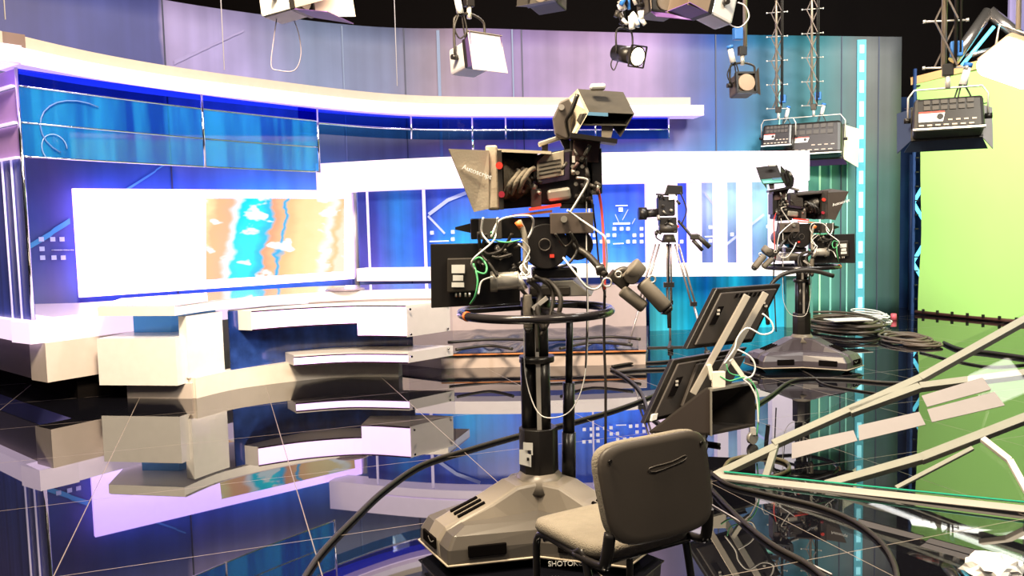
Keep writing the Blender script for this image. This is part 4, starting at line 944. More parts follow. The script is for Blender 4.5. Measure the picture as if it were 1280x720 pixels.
def rig_extras(root, M, mon=hoodfab, cables=True):
    Bd = lambda mb, nm, m, par=None, bevel=0.0, smooth=False: mb.build(nm, m, par or root, M, bevel=bevel, smooth=smooth)
    # return monitor seen from behind
    mo = Bd(MB().hull8([Cp(539, 385, -.16), Cp(650, 379, -.08), Cp(650, 379, -.05), Cp(539, 385, -.13)], [Cp(538, 305, -.16), Cp(650, 303, -.08), Cp(650, 303, -.05), Cp(538, 305, -.13)]), 'return_monitor', black, bevel=0.004)
    Bd(MB().hull8([Cp(559, 366, -.19), Cp(596, 364, -.17), Cp(596, 364, -.13), Cp(559, 366, -.15)], [Cp(559, 323, -.19), Cp(596, 322, -.17), Cp(596, 322, -.13), Cp(559, 323, -.15)]), 'electronics_box', charcoal, mo, bevel=0.006)
    for (x0, y0, x1, y1) in ((564.5, 331, 581, 341.5), (566, 344, 579, 351), (564.5, 353, 580, 359)):
        Bd(MB().slab([Cp(x0, y1, -.195), Cp(x1, y1, -.186), Cp(x1, y0, -.186), Cp(x0, y0, -.195)], 0.002, nrm=Vector((0, 1, 0))), 'label', labelm, mo)
    pl = MB()
    for x in (570, 575, 582, 587): pl.cyl(Cp(x, 366, -.17), Cp(x, 371, -.17), 0.005, n=8)
    Bd(pl, 'plugs', alu, mo)
    # clamp, upright and hanging lever
    Bd(MB().cyl(Cp(614, 352, -.16), Cp(648, 350, -.16), 0.042, n=24), 'clamp_cylinder', mat('clamp_grey', (0.5, 0.47, 0.42), 0.35, 0.4), bevel=0.005)
    Bd(MB().cyl(Cp(613, 352, -.16), Cp(622, 352, -.16), 0.05, n=24), 'clamp_flange', greymetal, bevel=0.003)
    Bd(MB().cyl(Cp(643, 341, -.17), Cp(656, 362, -.17), 0.018), 'clamp_arm', alu)
    Bd(MB().tube([Cp(648, 276, -.17), Cp(655, 292, -.17), Cp(657, 315, -.17), Cp(656, 345, -.17)], 0.014, sub=4), 'grey_upright', mat('upright_grey', (0.36, 0.32, 0.26), 0.5))
    Bd(MB().cyl(Cp(659, 368, -.18), Cp(660, 410, -.18), 0.022, n=18), 'hanging_grip', mat('grip_grey', (0.15, 0.13, 0.105), 0.6), bevel=0.006)
    Bd(MB().cyl(Cp(660, 410, -.18), Cp(660, 416, -.18), 0.022, 0.012), 'grip_tip', black)
    Bd(MB().cyl(Cp(646, 283, -.17), Cp(652, 279, -.17), 0.02), 'orange_clip', orange)
    # bar from head to handles
    Bd(MB().tube([Cp(708, 284, -.05), Cp(718, 306, -.10), Cp(738, 322, -.16), Cp(757, 344, -.22)], 0.017, n=10), 'pan_bar', charcoal)
    Bd(MB().cyl(Cp(745, 338, -.2), Cp(756, 336, -.2), 0.026), 'bar_knob', black, bevel=0.004)
    Bd(MB().box(Cp(773, 350, -.24), (0.10, 0.07, 0.05), Ry(.7)), 'control_block', charcoal, bevel=0.006)
    Bd(MB().tube([Cp(765, 346, -.24), Cp(780, 338, -.24), Cp(792, 345, -.25)], 0.02, n=10), 'handle_link', charcoal)
    Bd(MB().cyl(Cp(786, 334, -.26), Cp(800, 346, -.26), 0.060, 0.05, n=22), 'zoom_control', mat('grip_grey'), bevel=0.012)
    Bd(MB().cyl(Cp(790, 346, -.29), Cp(790, 346, -.31), 0.035, n=20), 'control_wheel', charcoal, bevel=0.004)
    Bd(MB().cyl(Cp(777, 362, -.26), Cp(806, 385, -.28), 0.030, n=18), 'handle_grip', mat('grip_grey'), bevel=0.012)
    Bd(MB().cyl(Cp(802, 352, -.28), Cp(833, 386, -.30), 0.036, n=18), 'handle_grip', mat('grip_grey'), bevel=0.014)
    Bd(MB().cyl(Cp(833, 386, -.30), Cp(837, 390, -.30), 0.036, 0.02, n=18), 'grip_cap', black)
    ring = MB()
    for (x, y, r) in ((759, 353, .020), (773, 343, .014), (815, 349, .016)):
        ring.tube([Cp(x, y, -.30) + Vector((r * math.cos(t * PI / 6), 0, r * math.sin(t * PI / 6))) for t in range(12)], 0.004, closed=True, sub=1)
    Bd(ring, 'screw_ring', alu)
    if not cables: return
    cab = [
        ('black_cable', rubber, .012, [(664, 350), (686, 352), (700, 370), (698, 392), (684, 402)]),
        ('black_cable', rubber, .014, [(660, 350), (675, 365), (672, 390), (680, 412)]),
        ('black_cable', rubber, .010, [(668, 345), (690, 362), (688, 395), (676, 420)]),
        ('black_cable', rubber, .009, [(650, 360), (664, 378), (670, 402), (672, 440)]),
        ('black_cable', rubber, .008, [(598, 290), (602, 318), (612, 330), (622, 346)]),
        ('black_cable', rubber, .008, [(608, 292), (604, 312), (620, 322), (640, 318)]),
        ('black_cable', rubber, .008, [(640, 292), (628, 312), (610, 318), (600, 312)]),
        ('black_cable', rubber, .007, [(714, 292), (722, 310), (712, 328), (698, 334)]),
        ('black_cable', rubber, .006, [(694, 292), (706, 308), (716, 300), (712, 290)]),
        ('white_cable', whitepl, .0045, [(604, 272), (602, 290), (612, 304)]),
        ('white_cable', whitepl, .0045, [(622, 272), (620, 288), (616, 302), (590, 326), (596, 340)]),
        ('white_cable', whitepl, .0050, [(614, 296), (624, 276), (645, 270), (664, 271), (666, 284), (660, 298)]),
        ('white_cable', whitepl, .0050, [(709, 263), (722, 272), (748, 290), (757, 300), (758, 335), (750, 358), (735, 360), (718, 340), (704, 322)]),
        ('green_cable', greencab, .005, [(590, 326), (600, 322), (608, 332), (606, 342), (594, 338), (592, 330), (597, 350), (594, 370), (588, 380)]),
        ('green_cable', greencab, .004, [(614, 290), (618, 300), (634, 303), (650, 300)]),
        ('white_cable', whitepl, .0045, [(616, 346), (602, 352), (598, 368)]),
        ('white_cable', whitepl, .0035, [(652, 300), (662, 312), (655, 330), (662, 342), (650, 344)]),
        ('white_cable', whitepl, .0035, [(648, 305), (662, 322), (650, 334), (660, 348)]),
        ('hanging_wire', whitepl, .003, [(655, 408), (657, 470), (672, 515), (694, 522), (716, 510), (731, 470), (735, 400), (733, 300), (733, 250)]),
        ('hanging_wire', black, .004, [(733, 196), (733, 280), (734, 380), (732, 460)]),
        ('red_cable', mat('red_sheath', (0.85, 0.10, 0.08), 0.5), .007, [(748, 238), (752, 262), (755, 310), (756, 362)]),
        ('dropping_cable', rubber, .007, [(756, 362), (755, 420), (757, 480), (757, 560)]),
        ('dropping_cable', rubber, .005, [(740, 250), (745, 290), (750, 340), (757, 372)]),
    ]
    for nm, m, r, pts in cab:
        dd = -.20 if 'black' in nm else -.23
        if nm in ('hanging_wire', 'red_cable', 'dropping_cable'): dd = -.12
        Bd(MB().tube([Cp(x, y, dd + 0.03 * math.sin(i * 1.7)) for i, (x, y) in enumerate(pts)], r, n=7), nm, m)
    # small connectors and clamps that crowd the head
    rnd = random.Random(3)
    for k in range(16):
        x, y = rnd.uniform(598, 652), rnd.uniform(300, 345)
        a = Cp(x, y, -.12 - rnd.uniform(0, .05)); b = a + Vector((rnd.uniform(-.04, .04), rnd.uniform(-.01, .01), rnd.uniform(-.04, .04)))
        Bd(MB().cyl(a, b, rnd.uniform(.006, .014), n=9), 'connector', (black, charcoal, greymetal, black)[k % 4])
    Bd(MB().box(Cp(632, 322, -.05), (0.15, 0.10, 0.15)), 'gear_box', black, bevel=0.008)
    Bd(MB().beam(Cp(684, 372, -.2), Cp(666, 386, -.2), 0.012, 0.02), 'silver_lever', alu)

ped1 = pedestal(RIG0, 'grey three armed camera pedestal standing directly behind the grey chair', 1, 0.0)
# black telescopic support beside the column, plus papers taped on the foot
so_ = lambda px, py, d: Cp(px, py, d) + RIG0
MB().cyl(so_(712, 395, .05), so_(711, 480, .05), 0.018).build('support_rod', black, ped1)
MB().cyl(so_(711, 478, .05), so_(711, 545, .05), 0.030).build('support_sleeve', black, ped1)
MB().cyl(so_(711, 540, .05), so_(711, 600, .05), 0.036).build('support_foot', black_metal, ped1)
for (a, b, c, d_) in ((649, 562, 664, 582), (654, 553, 666, 567)):
    MB().slab([so_(a, d_ - 2, -.105), so_(c, d_ + 2, -.105), so_(c, b + 1, -.105), so_(a, b, -.105)], 0.002, nrm=Vector((0, 1, 0))).build('paper_label', labelm, ped1)
MB().box(so_(660, 574, -.11), (0.012, 0.002, 0.016)).build('label_mark', black, ped1)
letter('SHOTOKU', 'lettering', labelm, ped1, so_(685, 708, -.41), (1, 0, 0), (0, 0, 1), 0.034)
cam1, M1_ = camera_rig(RIG0, 'large studio camera with beige prompter hood above the near pedestal', 1)
rig_extras(cam1, M1_)
pa, pb_ = so_(577, 206, -.225), so_(599, 214, -.205)
letter('Autoscript', 'lettering', mat('white_letter', (0.9, 0.9, 0.88), 0.5), cam1, pa + Vector((0, -.012, -.02)), pb_ - pa, (0, 0, 1), 0.034, 0.003)

RIG2 = V(1002, 8.8, 0.0)
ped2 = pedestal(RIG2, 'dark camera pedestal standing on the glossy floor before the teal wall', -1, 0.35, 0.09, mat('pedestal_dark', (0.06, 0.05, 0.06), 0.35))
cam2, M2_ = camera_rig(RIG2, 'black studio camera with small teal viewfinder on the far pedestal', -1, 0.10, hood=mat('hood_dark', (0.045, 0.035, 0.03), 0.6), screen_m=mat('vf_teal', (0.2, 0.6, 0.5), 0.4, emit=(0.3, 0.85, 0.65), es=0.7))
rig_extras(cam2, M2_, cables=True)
a_ = P(1041, 258, 8.50); letter('Autoscript', 'lettering', mat('white_letter'), cam2, a_, (1, 0, 0.28), (0, 0, 1), 0.042, 0.002)
o = MB().tube([P(960, 405, 8.4), P(958, 370, 8.3), P(975, 345, 8.3), P(1010, 338, 8.3), P(1042, 345, 8.3)], 0.022).build('cable_hoop', rubber, cam2)

# ------------------------------------------------------------ third camera on a tripod
TY = 9.8
TR = V(836, TY, 0.0)
tp_ = lambda x, y, d=0: P(x, y, TY + d)
root = thing('tripod', TR, 'tall grey two stage tripod standing in front of the cyan panel', 'tripod')
MB().cyl(tp_(836, 303), tp_(836, 293), 0.09, 0.06, n=20).build('bowl', charcoal, root)
for a, b, off in (((822, 305), (782, 436), -.05), ((846, 305), (884, 450), -.1), ((836, 305), (838, 432), .35)):
    top = tp_(*a); bot = tp_(b[0], b[1], off); bot.z = 0.03
    mid_ = top.lerp(bot, .55); s = Vector((0.022, 0, 0))
    mb = MB(); mb.cyl(top - s, mid_ - s, 0.012, n=10).cyl(top + s, mid_ + s, 0.012, n=10); mb.cyl(mid_, bot, 0.014, n=10)
    lg = mb.build('leg', mat('tripod_grey', (0.35, 0.30, 0.30), 0.35, 0.5), root)
    MB().box(mid_, (0.075, 0.05, 0.05)).build('clamp', black, lg); MB().cyl(bot + Vector((0, 0, -.03)), bot + Vector((0, 0, .03)), 0.035).build('foot', rubber, lg)
MB().cyl(tp_(836, 300), tp_(836, 356), 0.010).build('centre_rod', black, root)
MB().box(tp_(836, 356), (0.12, 0.05, 0.06)).build('spreader_block', black, root)
MB().cyl(tp_(834, 360), tp_(836, 410), 0.016).cyl(tp_(838, 360), tp_(838, 410), 0.012).build('strap', rubber, root)
MB().beam(V(786, 9.6, .12), V(868, 9.6, .12), 0.03, 0.03).beam(V(836, 9.5, .12), V(838, 10.1, .12), 0.03, 0.03).build('floor_spreader', rubber, root)
root = thing('tripod_camera', tp_(836, 296), 'small black camera on the tripod between the two pedestal cameras', 'studio camera')
MB().box(tp_(834, 277), (0.20, 0.14, 0.10)).build('pan_head', black, root, bevel=0.01)
MB().cyl(tp_(824, 286, -.08), tp_(846, 286, -.08), 0.05).build('tilt_drum', charcoal, root)
MB().box(tp_(847, 283, -.09), (0.03, 0.02, 0.03)).build('red_button', red, root)
MB().box(tp_(832, 258), (0.20, 0.16, 0.23)).build('body', mat('body_black', (0.02, 0.018, 0.02), 0.4), root, bevel=0.02)
MB().cyl(tp_(822, 266), tp_(806, 267), 0.05).cyl(tp_(808, 267), tp_(798, 267), 0.075, n=20).build('lens', black, root)
MB().beam(tp_(820, 243), tp_(846, 244), 0.04, 0.02).build('handle', black, root)
MB().hull8([tp_(830, 244, -.1), tp_(854, 243, -.1), tp_(854, 243, .1), tp_(830, 244, .1)], [tp_(834, 231, -.1), tp_(853, 232, -.1), tp_(853, 232, .1), tp_(834, 231, .1)]).build('viewfinder', black, root, bevel=0.01)
MB().slab([tp_(836, 243, -.11), tp_(844, 243, -.11), tp_(846, 249, -.11), tp_(836, 250, -.11)], .01, nrm=Vector((0, 1, 0))).build('pale_flap', whitepl, root)
MB().tube([tp_(848, 276), tp_(860, 290, -.1), tp_(866, 298, -.15)], 0.018).build('pan_bar', black, root)
MB().box(tp_(868, 296, -.15), (0.10, 0.06, 0.07)).build('zoom_control', charcoal, root, bevel=0.015)
MB().cyl(tp_(866, 300, -.15), tp_(878, 313, -.15), 0.022).build('handle_grip', charcoal, root)
MB().cyl(tp_(872, 295, -.15), tp_(887, 309, -.15), 0.028).build('handle_grip', charcoal, root)
rnd = random.Random(8)
for k in range(14):
    x, y = rnd.uniform(818, 850), rnd.uniform(244, 292); a = tp_(x, y, -.1); MB().cyl(a, a + Vector((rnd.uniform(-.06, .06), -.02, rnd.uniform(-.06, .06))), rnd.uniform(.01, .02), n=8).build('fitting', (black, charcoal, greymetal)[k % 3], root)
for pts in ([(850, 240), (858, 262), (852, 280)], [(826, 286), (820, 296), (828, 302)]):
    MB().tube([tp_(x, y, -.1) for x, y in pts], 0.009).build('cable', rubber, root)

# ============================================================ CHAIR
CHL = Vector((0.36, 2.97, 0)); Mch = Matrix.Translation(CHL) @ Matrix.Rotation(math.radians(30), 4, 'Z') @ Matrix.Diagonal((1.08, 1.04, 1.04, 1))
root = thing('office_chair', CHL, 'grey upholstered stacking chair with black legs, nearest to the viewer', 'chair')
def pad(w0, w1, l, th, bulge, n=14, corner=0.35):
    """rounded cushion in the xy plane, width w0 at y=-l/2 to w1 at y=l/2"""
    mb = MB(); top = []; bot = []
    N = 40
    for ring in (1.0, 0.97, 0.85, 0.6, 0.3):
        rt = []; rb_ = []
        for i in range(N):
            t = 2 * PI * i / N; ex = 2 / 5.0
            cx = math.copysign(abs(math.cos(t)) ** ex, math.cos(t)); cy = math.copysign(abs(math.sin(t)) ** ex, math.sin(t))
            y = cy * l / 2; wv = (w0 + (w1 - w0) * (cy + 1) / 2) / 2; x = cx * wv
            hgt = th / 2 * (0.35 if ring == 1.0 else 1) ; 
            rt.append(mb.bm.verts.new((x * ring, y * ring, hgt + bulge * (1 - ring)))); rb_.append(mb.bm.verts.new((x * ring, y * ring, -hgt)))
        top.append(rt); bot.append(rb_)
    def band(A, B):
        for i in range(N): mb.bm.faces.new([A[i], A[(i + 1) % N], B[(i + 1) % N], B[i]])
    for k in range(4): band(top[k], top[k + 1]); band(bot[k + 1], bot[k])
    mb.bm.faces.new(top[-1]); mb.bm.faces.new(bot[-1][::-1]); band(bot[0], top[0])
    return mb
mb = pad(0.42, 0.46, 0.42, 0.045, 0.008)
for v in mb.bm.verts:
    if v.co.y > 0.08: v.co.z -= (v.co.y - 0.08) ** 2 * 1.2
for v in mb.bm.verts: v.co += Vector((0, 0.02, 0.465))
seat = mb.build('seat', fabric, root, Mch, smooth=True)
MB().box((0, 0.02, 0.437), (0.36, 0.36, 0.014)).build('seat_board', black, seat, Mch)
def back_xf(mb, off, tilt=-0.20):
    R_ = Matrix.Rotation(PI / 2 + tilt, 3, 'X')
    for v in mb.bm.verts:
        c = v.co.copy(); cur = 0.45 * c.x ** 2
        v.co = R_ @ Vector((c.x, c.y, c.z + 0.0)) + Vector((0, -0.235 + off + cur, 0.675))
# padded front and hard back shell of the backrest (the shell faces the viewer)
mb = pad(0.41, 0.45, 0.325, 0.035, 0.006); back_xf(mb, 0.012); bk1 = mb.build('backrest', fabric, root, Mch, smooth=True)
mb = pad(0.41, 0.45, 0.325, 0.022, 0.004); back_xf(mb, -0.018); sh = mb.build('back_shell', chairback, root, Mch, smooth=True); sh['label'] = 'dark grey moulded plastic shell'
lx = MB()
R_ = Matrix.Rotation(PI / 2 - 0.20, 3, 'X')
def bp_(x, y, z=-0.0): 
    return R_ @ Vector((x, y, z)) + Vector((0, -0.235 - 0.018 + 0.45 * x * x, 0.675))
MB().tube([bp_(-0.05, 0.07, .017), bp_(0.04, 0.075, .017), bp_(0.10, 0.085, .017), bp_(0.09, 0.07, .018), bp_(-0.03, 0.055, .018)], 0.0022, closed=True, sub=3).build('moulded_mark', darkgrey, sh, Mch)
for x in (-0.185, 0.185):
    MB().cyl(bp_(x, 0.11, .012), bp_(x, 0.11, .020), 0.006, n=10).build('rivet', black, sh, Mch)
for x in (-0.205, 0.205):
    # upright from seat frame to backrest
    MB().tube([(x, -0.06, 0.43), (x, -0.20, 0.44), (x, -0.230, 0.47), (x * 0.97, -0.245, 0.56)], 0.013, n=10, flat=1.5).build('back_upright', black_metal, root, Mch)
    MB().tube([(x, 0.20, 0.0), (x, 0.195, 0.30), (x, 0.185, 0.405), (x, 0.13, 0.435), (x, -0.04, 0.435), (x, -0.12, 0.42), (x, -0.20, 0.0)], 0.0135, n=10, sub=8).build('leg_frame', black_metal, root, Mch)
    for y in (0.20, -0.20): MB().cyl((x, y, 0.0), (x, y, 0.03), 0.018).build('foot_cap', rubber, root, Mch)
MB().cyl((-0.205, 0.14, 0.42), (0.205, 0.14, 0.42), 0.012).build('cross_bar', black_metal, root, Mch)
MB().cyl((-0.205, -0.14, 0.42), (0.205, -0.14, 0.42), 0.012).build('cross_bar', black_metal, root, Mch)

# ============================================================ MONITOR CART
MY = 5.7
mp_ = lambda x, y, d=0: P(x, y, MY + d)
cart = thing('monitor_cart', V(905, 5.9, 0), 'dark wedge shaped cart with an open back and white brackets', 'cart')
wedge_m = mat('cart_brown', (0.028, 0.020, 0.017), 0.7)
# box corners: open side towards the viewer (right), wedge slope on the left
TLb, TRb = mp_(888, 487, -.1), mp_(944, 473, .12); BLb = mp_(888, 548, -.12); BRb = mp_(944, 538, .12)
bz = 0.12; tz = TLb.z
def fl_(p, z): q = p.copy(); q.z = z; return q
dirb = Vector((TRb.x - TLb.x, TRb.y - TLb.y, 0)).normalized(); nb = Vector((dirb.y, -dirb.x, 0))  # towards viewer
lw = -nb
A0 = fl_(TLb, bz); B0 = fl_(TRb, bz); bl_ = A0 - Vector((0.42, -0.05, 0)) ; 
back_off = Vector((-0.40, 0.10, 0))
MB().slab([A0 + back_off, A0, fl_(TLb, tz), fl_(TLb, tz) + back_off * 0.06], 0.018, nrm=Vector((0, 1, 0))).build('side_board', wedge_m, cart)
MB().slab([B0 + back_off, B0, fl_(TRb, tz), fl_(TRb, tz) + back_off * 0.06], 0.018, nrm=Vector((0, 1, 0))).build('side_board', mat('cart_inner', (0.02, 0.015, 0.012), 0.9), cart)
MB().hull8([A0 + back_off, A0, B0, B0 + back_off], [p + Vector((0, 0, .018)) for p in (A0 + back_off, A0, B0, B0 + back_off)]).build('base_board', mat('cart_inner', (0.02, 0.015, 0.012), 0.9), cart)
MB().slab([A0 + back_off, fl_(TLb, tz) + back_off * .06, fl_(TRb, tz) + back_off * .06, B0 + back_off], 0.016).build('sloped_board', mat('cart_inner'), cart)
MB().beam(fl_(TLb, tz), fl_(TRb, tz), 0.05, 0.016).build('top_rail', greymetal, cart)
MB().beam(A0 + Vector((0, -.012, 0)), fl_(TLb, tz) + Vector((0, -.012, 0)), 0.012, 0.02).build('edge_trim', greymetal, cart)
for p in (A0 + Vector((-.05, .05, 0)), B0 + Vector((-.03, -.03, 0)), A0 + back_off * .9, B0 + back_off * .9):
    q = fl_(p, 0.045)
    MB().cyl(q - nb * .014, q + nb * .014, 0.045, n=18).build('castor', greymetal, cart); MB().box(q + Vector((0, 0, .05)), (0.04, 0.04, 0.05)).build('castor_fork', alu, cart)
barm = mat('bar_alu', (0.55, 0.5, 0.43), 0.4, 0.4)
for (a, b, da, db) in (((934, 369), (866, 492), .0, .0), ((957, 366), (897, 474), .1, .08)):
    MB().beam(mp_(a[0], a[1], da), mp_(b[0], b[1], db), 0.045, 0.025, up=(0, 1, 0)).build('upright_bar', barm, cart, bevel=0.003)
for pts in ([(886, 456), (890, 474), (905, 484)], [(914, 450), (928, 470), (938, 476)]):
    q = [mp_(x, y, -.03) for x, y in pts]; MB().beam(q[0], q[1], 0.03, 0.035, up=(0, 1, 0)).beam(q[1], q[2], 0.03, 0.035, up=(0, 1, 0)).build('white_bracket', mat('bracket_white', (0.72, 0.68, 0.6), 0.5), cart)
MB().box(mp_(898, 474, -.04), (0.09, 0.04, 0.11)).build('white_bracket', mat('bracket_white'), cart, bevel=0.004)
for m, r, pts in ((whitepl, .006, [(953, 392), (964, 402), (966, 414), (952, 418), (934, 410), (922, 422), (918, 436), (905, 455)]), (whitepl, .006, [(922, 437), (938, 446), (944, 458), (940, 470), (930, 474), (938, 482), (946, 500), (948, 530)]),
                  (greencab, .005, [(900, 470), (912, 476), (930, 472), (943, 482), (949, 505), (946, 545)]), (greencab, .004, [(908, 455), (912, 466), (925, 470)])):
    MB().tube([mp_(x, y, -.06) for x, y in pts], r).build('cable', m, cart)
def monitor(name, label, q, ds, th=0.05, panel=None):
    pts = [P(x, y, MY + d) for (x, y), d in zip(q, ds)]
    n = (pts[1] - pts[0]).cross(pts[3] - pts[0]).normalized()
    if n.y > 0: n = -n
    c = sum(pts, Vector()) / 4
    root = thing(name, c, label, 'monitor', 'monitors on the wedge cart')
    MB().slab(pts, th, nrm=-n).build('casing', black, root, bevel=0.008)
    inn = [c + (p - c) * 0.86 for p in pts]
    MB().slab([p + n * 0.001 for p in inn], 0.02, nrm=n).build('rear_cover', mat('rear_cover', (0.05, 0.042, 0.038), 0.5), root, bevel=0.008)
    u = (pts[1] - pts[0]); v = (pts[3] - pts[0])
    f = lambda a, b, k=0.024: pts[0] + u * a + v * b + n * k
    vs = MB()
    for i in range(7): vs.slab([f(.30 + i * .07, .10), f(.34 + i * .07, .10), f(.34 + i * .07, .17), f(.30 + i * .07, .17)], .002, nrm=n)
    vs.build('vents', voidblack, root)
    MB().slab([f(.12, .3), f(.2, .3), f(.2, .6), f(.12, .6)], .006, nrm=n).build('socket_recess', voidblack, root)
    for (a, b) in ((.14, .36), (.16, .42), (.80, .30), (.86, .36)):
        MB().box(f(a, b, .03), (.02, .015, .015)).build('plug', alu, root)
    return root, f, n
# backing off the bars
monitor('display_monitor', 'upper black monitor seen from behind, leaning on two silver bars', [(896, 361), (977, 355), (940, 428), (858, 437)], [.12, .42, .34, .02])
r_, f_, n_ = monitor('display_monitor', 'lower black monitor leaning on the wedge cart, seen from behind', [(842, 450), (935, 434), (880, 512), (805, 530)], [.12, .46, .30, -.02])
MB().slab([f_(.03, .86, .004), f_(.09, .85, .004), f_(.11, .95, .004), f_(.05, .96, .004)], .02, nrm=n_).build('white_sticker', labelm, r_)
MB().slab([f_(.3, .12, .022), f_(.95, .12, .022), f_(.9, .75, .022), f_(.35, .8, .022)], .03, nrm=n_).build('raised_cover', mat('rear_cover'), r_, bevel=0.006)

# ============================================================ HANGING LAMPS
def fixture(name, label, cat, px, py, Y, yaw, pit, size, mats_, kind='fresnel', pole=None, group=None, yoke=True, door=(1, 1, 1, 1), door_len=0.22, spread=0.35, clamp_up=0.22, closed=None):
    """a stage lamp: local -y is where it shines"""
    c = P(px, py, Y); w_, d_, h_ = size
    root = thing(name, c, label, cat, group)
    M = Matrix.Translation(c) @ Matrix.Rotation(yaw, 4, 'Z') @ Matrix.Rotation(pit, 4, 'X')
    My = Matrix.Translation(c) @ Matrix.Rotation(yaw, 4, 'Z')
    bm_, dm, lm = mats_
    dm = list(dm) if isinstance(dm, (list, tuple)) else [dm] * 4
    mb = MB(); mb.box((0, 0.02, 0), (w_, d_, h_), taper=0.96); body = mb.build('body', bm_, root, M, bevel=min(w_, h_) * 0.10)
    fr = MB(); y = -d_ / 2 + 0.01
    for s in (-1, 1):
        fr.box((s * w_ * 0.49, y, 0), (0.02, 0.04, h_ * 1.02)); fr.box((0, y, s * h_ * 0.49), (w_ * 1.02, 0.04, 0.02))
    fr.build('front_frame', black if bm_ is not black else charcoal, root, M)
    if kind == 'fresnel':
        MB().cyl((0, y + .01, 0), (0, y - .02, 0), min(w_, h_) * 0.42, n=28).build('lens', lm, root, M)
    elif kind == 'panel':
        tb = MB(); MB().box((0, y + .01, 0), (w_ * .94, 0.01, h_ * .94)).build('reflector', lm, root, M)
        for k in range(4): tb.cyl((-w_ * .42, y - .01, (k - 1.5) * h_ * .2), (w_ * .42, y - .01, (k - 1.5) * h_ * .2), 0.012, n=8)
        tb.build('tubes', whitepl, root, M)
    # barn doors: top, bottom, sides
    for k in range(4):
        if not door[k]: continue
        L_ = door_len[k] if isinstance(door_len, (list, tuple)) else door_len; sp_ = spread
        if k < 2:
            s = 1 if k == 0 else -1; e = L_ * math.sin(sp_); f = L_ * math.cos(sp_)
            pts = [(-w_ / 2, y, s * h_ / 2), (w_ / 2, y, s * h_ / 2), (w_ / 2 + .05, y - f, s * (h_ / 2 + e)), (-w_ / 2 - .05, y - f, s * (h_ / 2 + e))]
        else:
            s = 1 if k == 2 else -1; e = L_ * math.sin(sp_); f = L_ * math.cos(sp_)
            pts = [(s * w_ / 2, y, -h_ / 2), (s * w_ / 2, y, h_ / 2), (s * (w_ / 2 + e), y - f, h_ / 2 + .04), (s * (w_ / 2 + e), y - f, -h_ / 2 - .04)]
        MB().slab(pts, 0.005).build('barn_door', dm[k], root, M)
    if closed:
        yc = -d_ / 2 - door_len
        MB().slab([(-w_ / 2 - .05, yc, -h_ / 2 - .07), (w_ / 2 + .05, yc, -h_ / 2 - .07), (w_ / 2 + .04, yc + .03, h_ / 2 + .03), (-w_ / 2 - .04, yc + .03, h_ / 2 + .03)], 0.006, nrm=Vector((0, -1, 0))).build('closed_door', closed, root, M)
    sx = w_ / 2 + 0.03; top = h_ / 2 + clamp_up
    if yoke:
        ym = alu if kind == 'panel' else charcoal
        MB().tube([(-sx, 0, 0), (-sx, 0, top * .75), (-sx * .85, 0, top), (0, 0, top * (1.0 if kind == 'panel' else 1.12)), (sx * .85, 0, top), (sx, 0, top * .75), (sx, 0, 0)], 0.011 if kind != 'panel' else 0.008, sub=3 if kind != 'panel' else 1).build('yoke', ym, root, My)
        for s in (-1, 1): MB().cyl((s * (sx - .02), 0, 0), (s * (sx + .03), 0, 0), 0.022).build('tilt_knob', black, root, My)
        MB().cyl((0, 0, top), (0, 0, top + .10), 0.02).build('spigot', alu, root, My)
        MB().box((0, 0, top + .14), (0.08, 0.06, 0.09)).build('clamp', black, root, My, bevel=0.006)
    if pole:
        zc = 6.7 - c.z; z0 = top + .16
        mb = MB(); mb.cyl((0.03, 0, z0), (0.03, 0, zc), 0.020).build('hanger_pole', mat('pole_steel', (0.42, 0.34, 0.26), 0.35, 0.6), root, My)
        if pole == 'pantograph':
            a = MB(); 
            n_ = int((zc - z0) / 0.36)
            for k in range(n_):
                za, zb_ = z0 + k * .36, z0 + (k + 1) * .36
                a.beam((-.06, .05, za), (.10, .05, zb_), 0.012, 0.022, up=(0, 1, 0)); a.beam((.10, -.02, za), (-.06, -.02, zb_), 0.012, 0.022, up=(0, 1, 0))
            a.build('scissor_arms', mat('scissor_dark', (0.10, 0.08, 0.07), 0.4, 0.5), root, My)
            for k in range(n_ + 1):
                b = MB(); z = z0 + k * .36; b.cyl((-.13, 0, z - .01), (.17, 0, z + .01), 0.007, n=8); b.cyl((-.14, 0, z - .01), (-.12, 0, z - .01), 0.014, n=8); b.cyl((.16, 0, z + .01), (.18, 0, z + .01), 0.014, n=8)
                b.build('scissor_pin', alu, root, My)
            MB().cyl((-.05, .02, z0), (-.05, .02, zc), 0.012).build('cable_run', rubber, root, My)
            MB().cyl((-.08, .06, z0 + .1), (-.08, .06, zc), 0.008).build('cable_run', rubber, root, My)
        MB().box((-.06, -.03, top + .30), (0.09, 0.07, 0.12)).build('blue_clamp', bluepl, root, My, bevel=0.01)
        MB().cyl((-.14, -.03, top + .16), (-.11, -.03, top + .02), 0.026, 0.03, n=14).build('white_plug', whitepl, root, My)
        MB().cyl((-.145, -.03, top + .185), (-.138, -.03, top + .155), 0.033, n=14).build('blue_ring', bluepl, root, My)
        MB().tube([(-.12, -.03, top + .02), (-.17, -.03, top - .1), (-.12, -.03, top - .18), (-.05, -.03, top - .1), (-.10, -.03, top + .05), (-.04, 0.0, top - .22), (-.02, .03, h_ * .3)], 0.0065).build('lamp_cable', rubber, root, My)
    return root, M, My
G = 'studio lamps hanging from the ceiling'
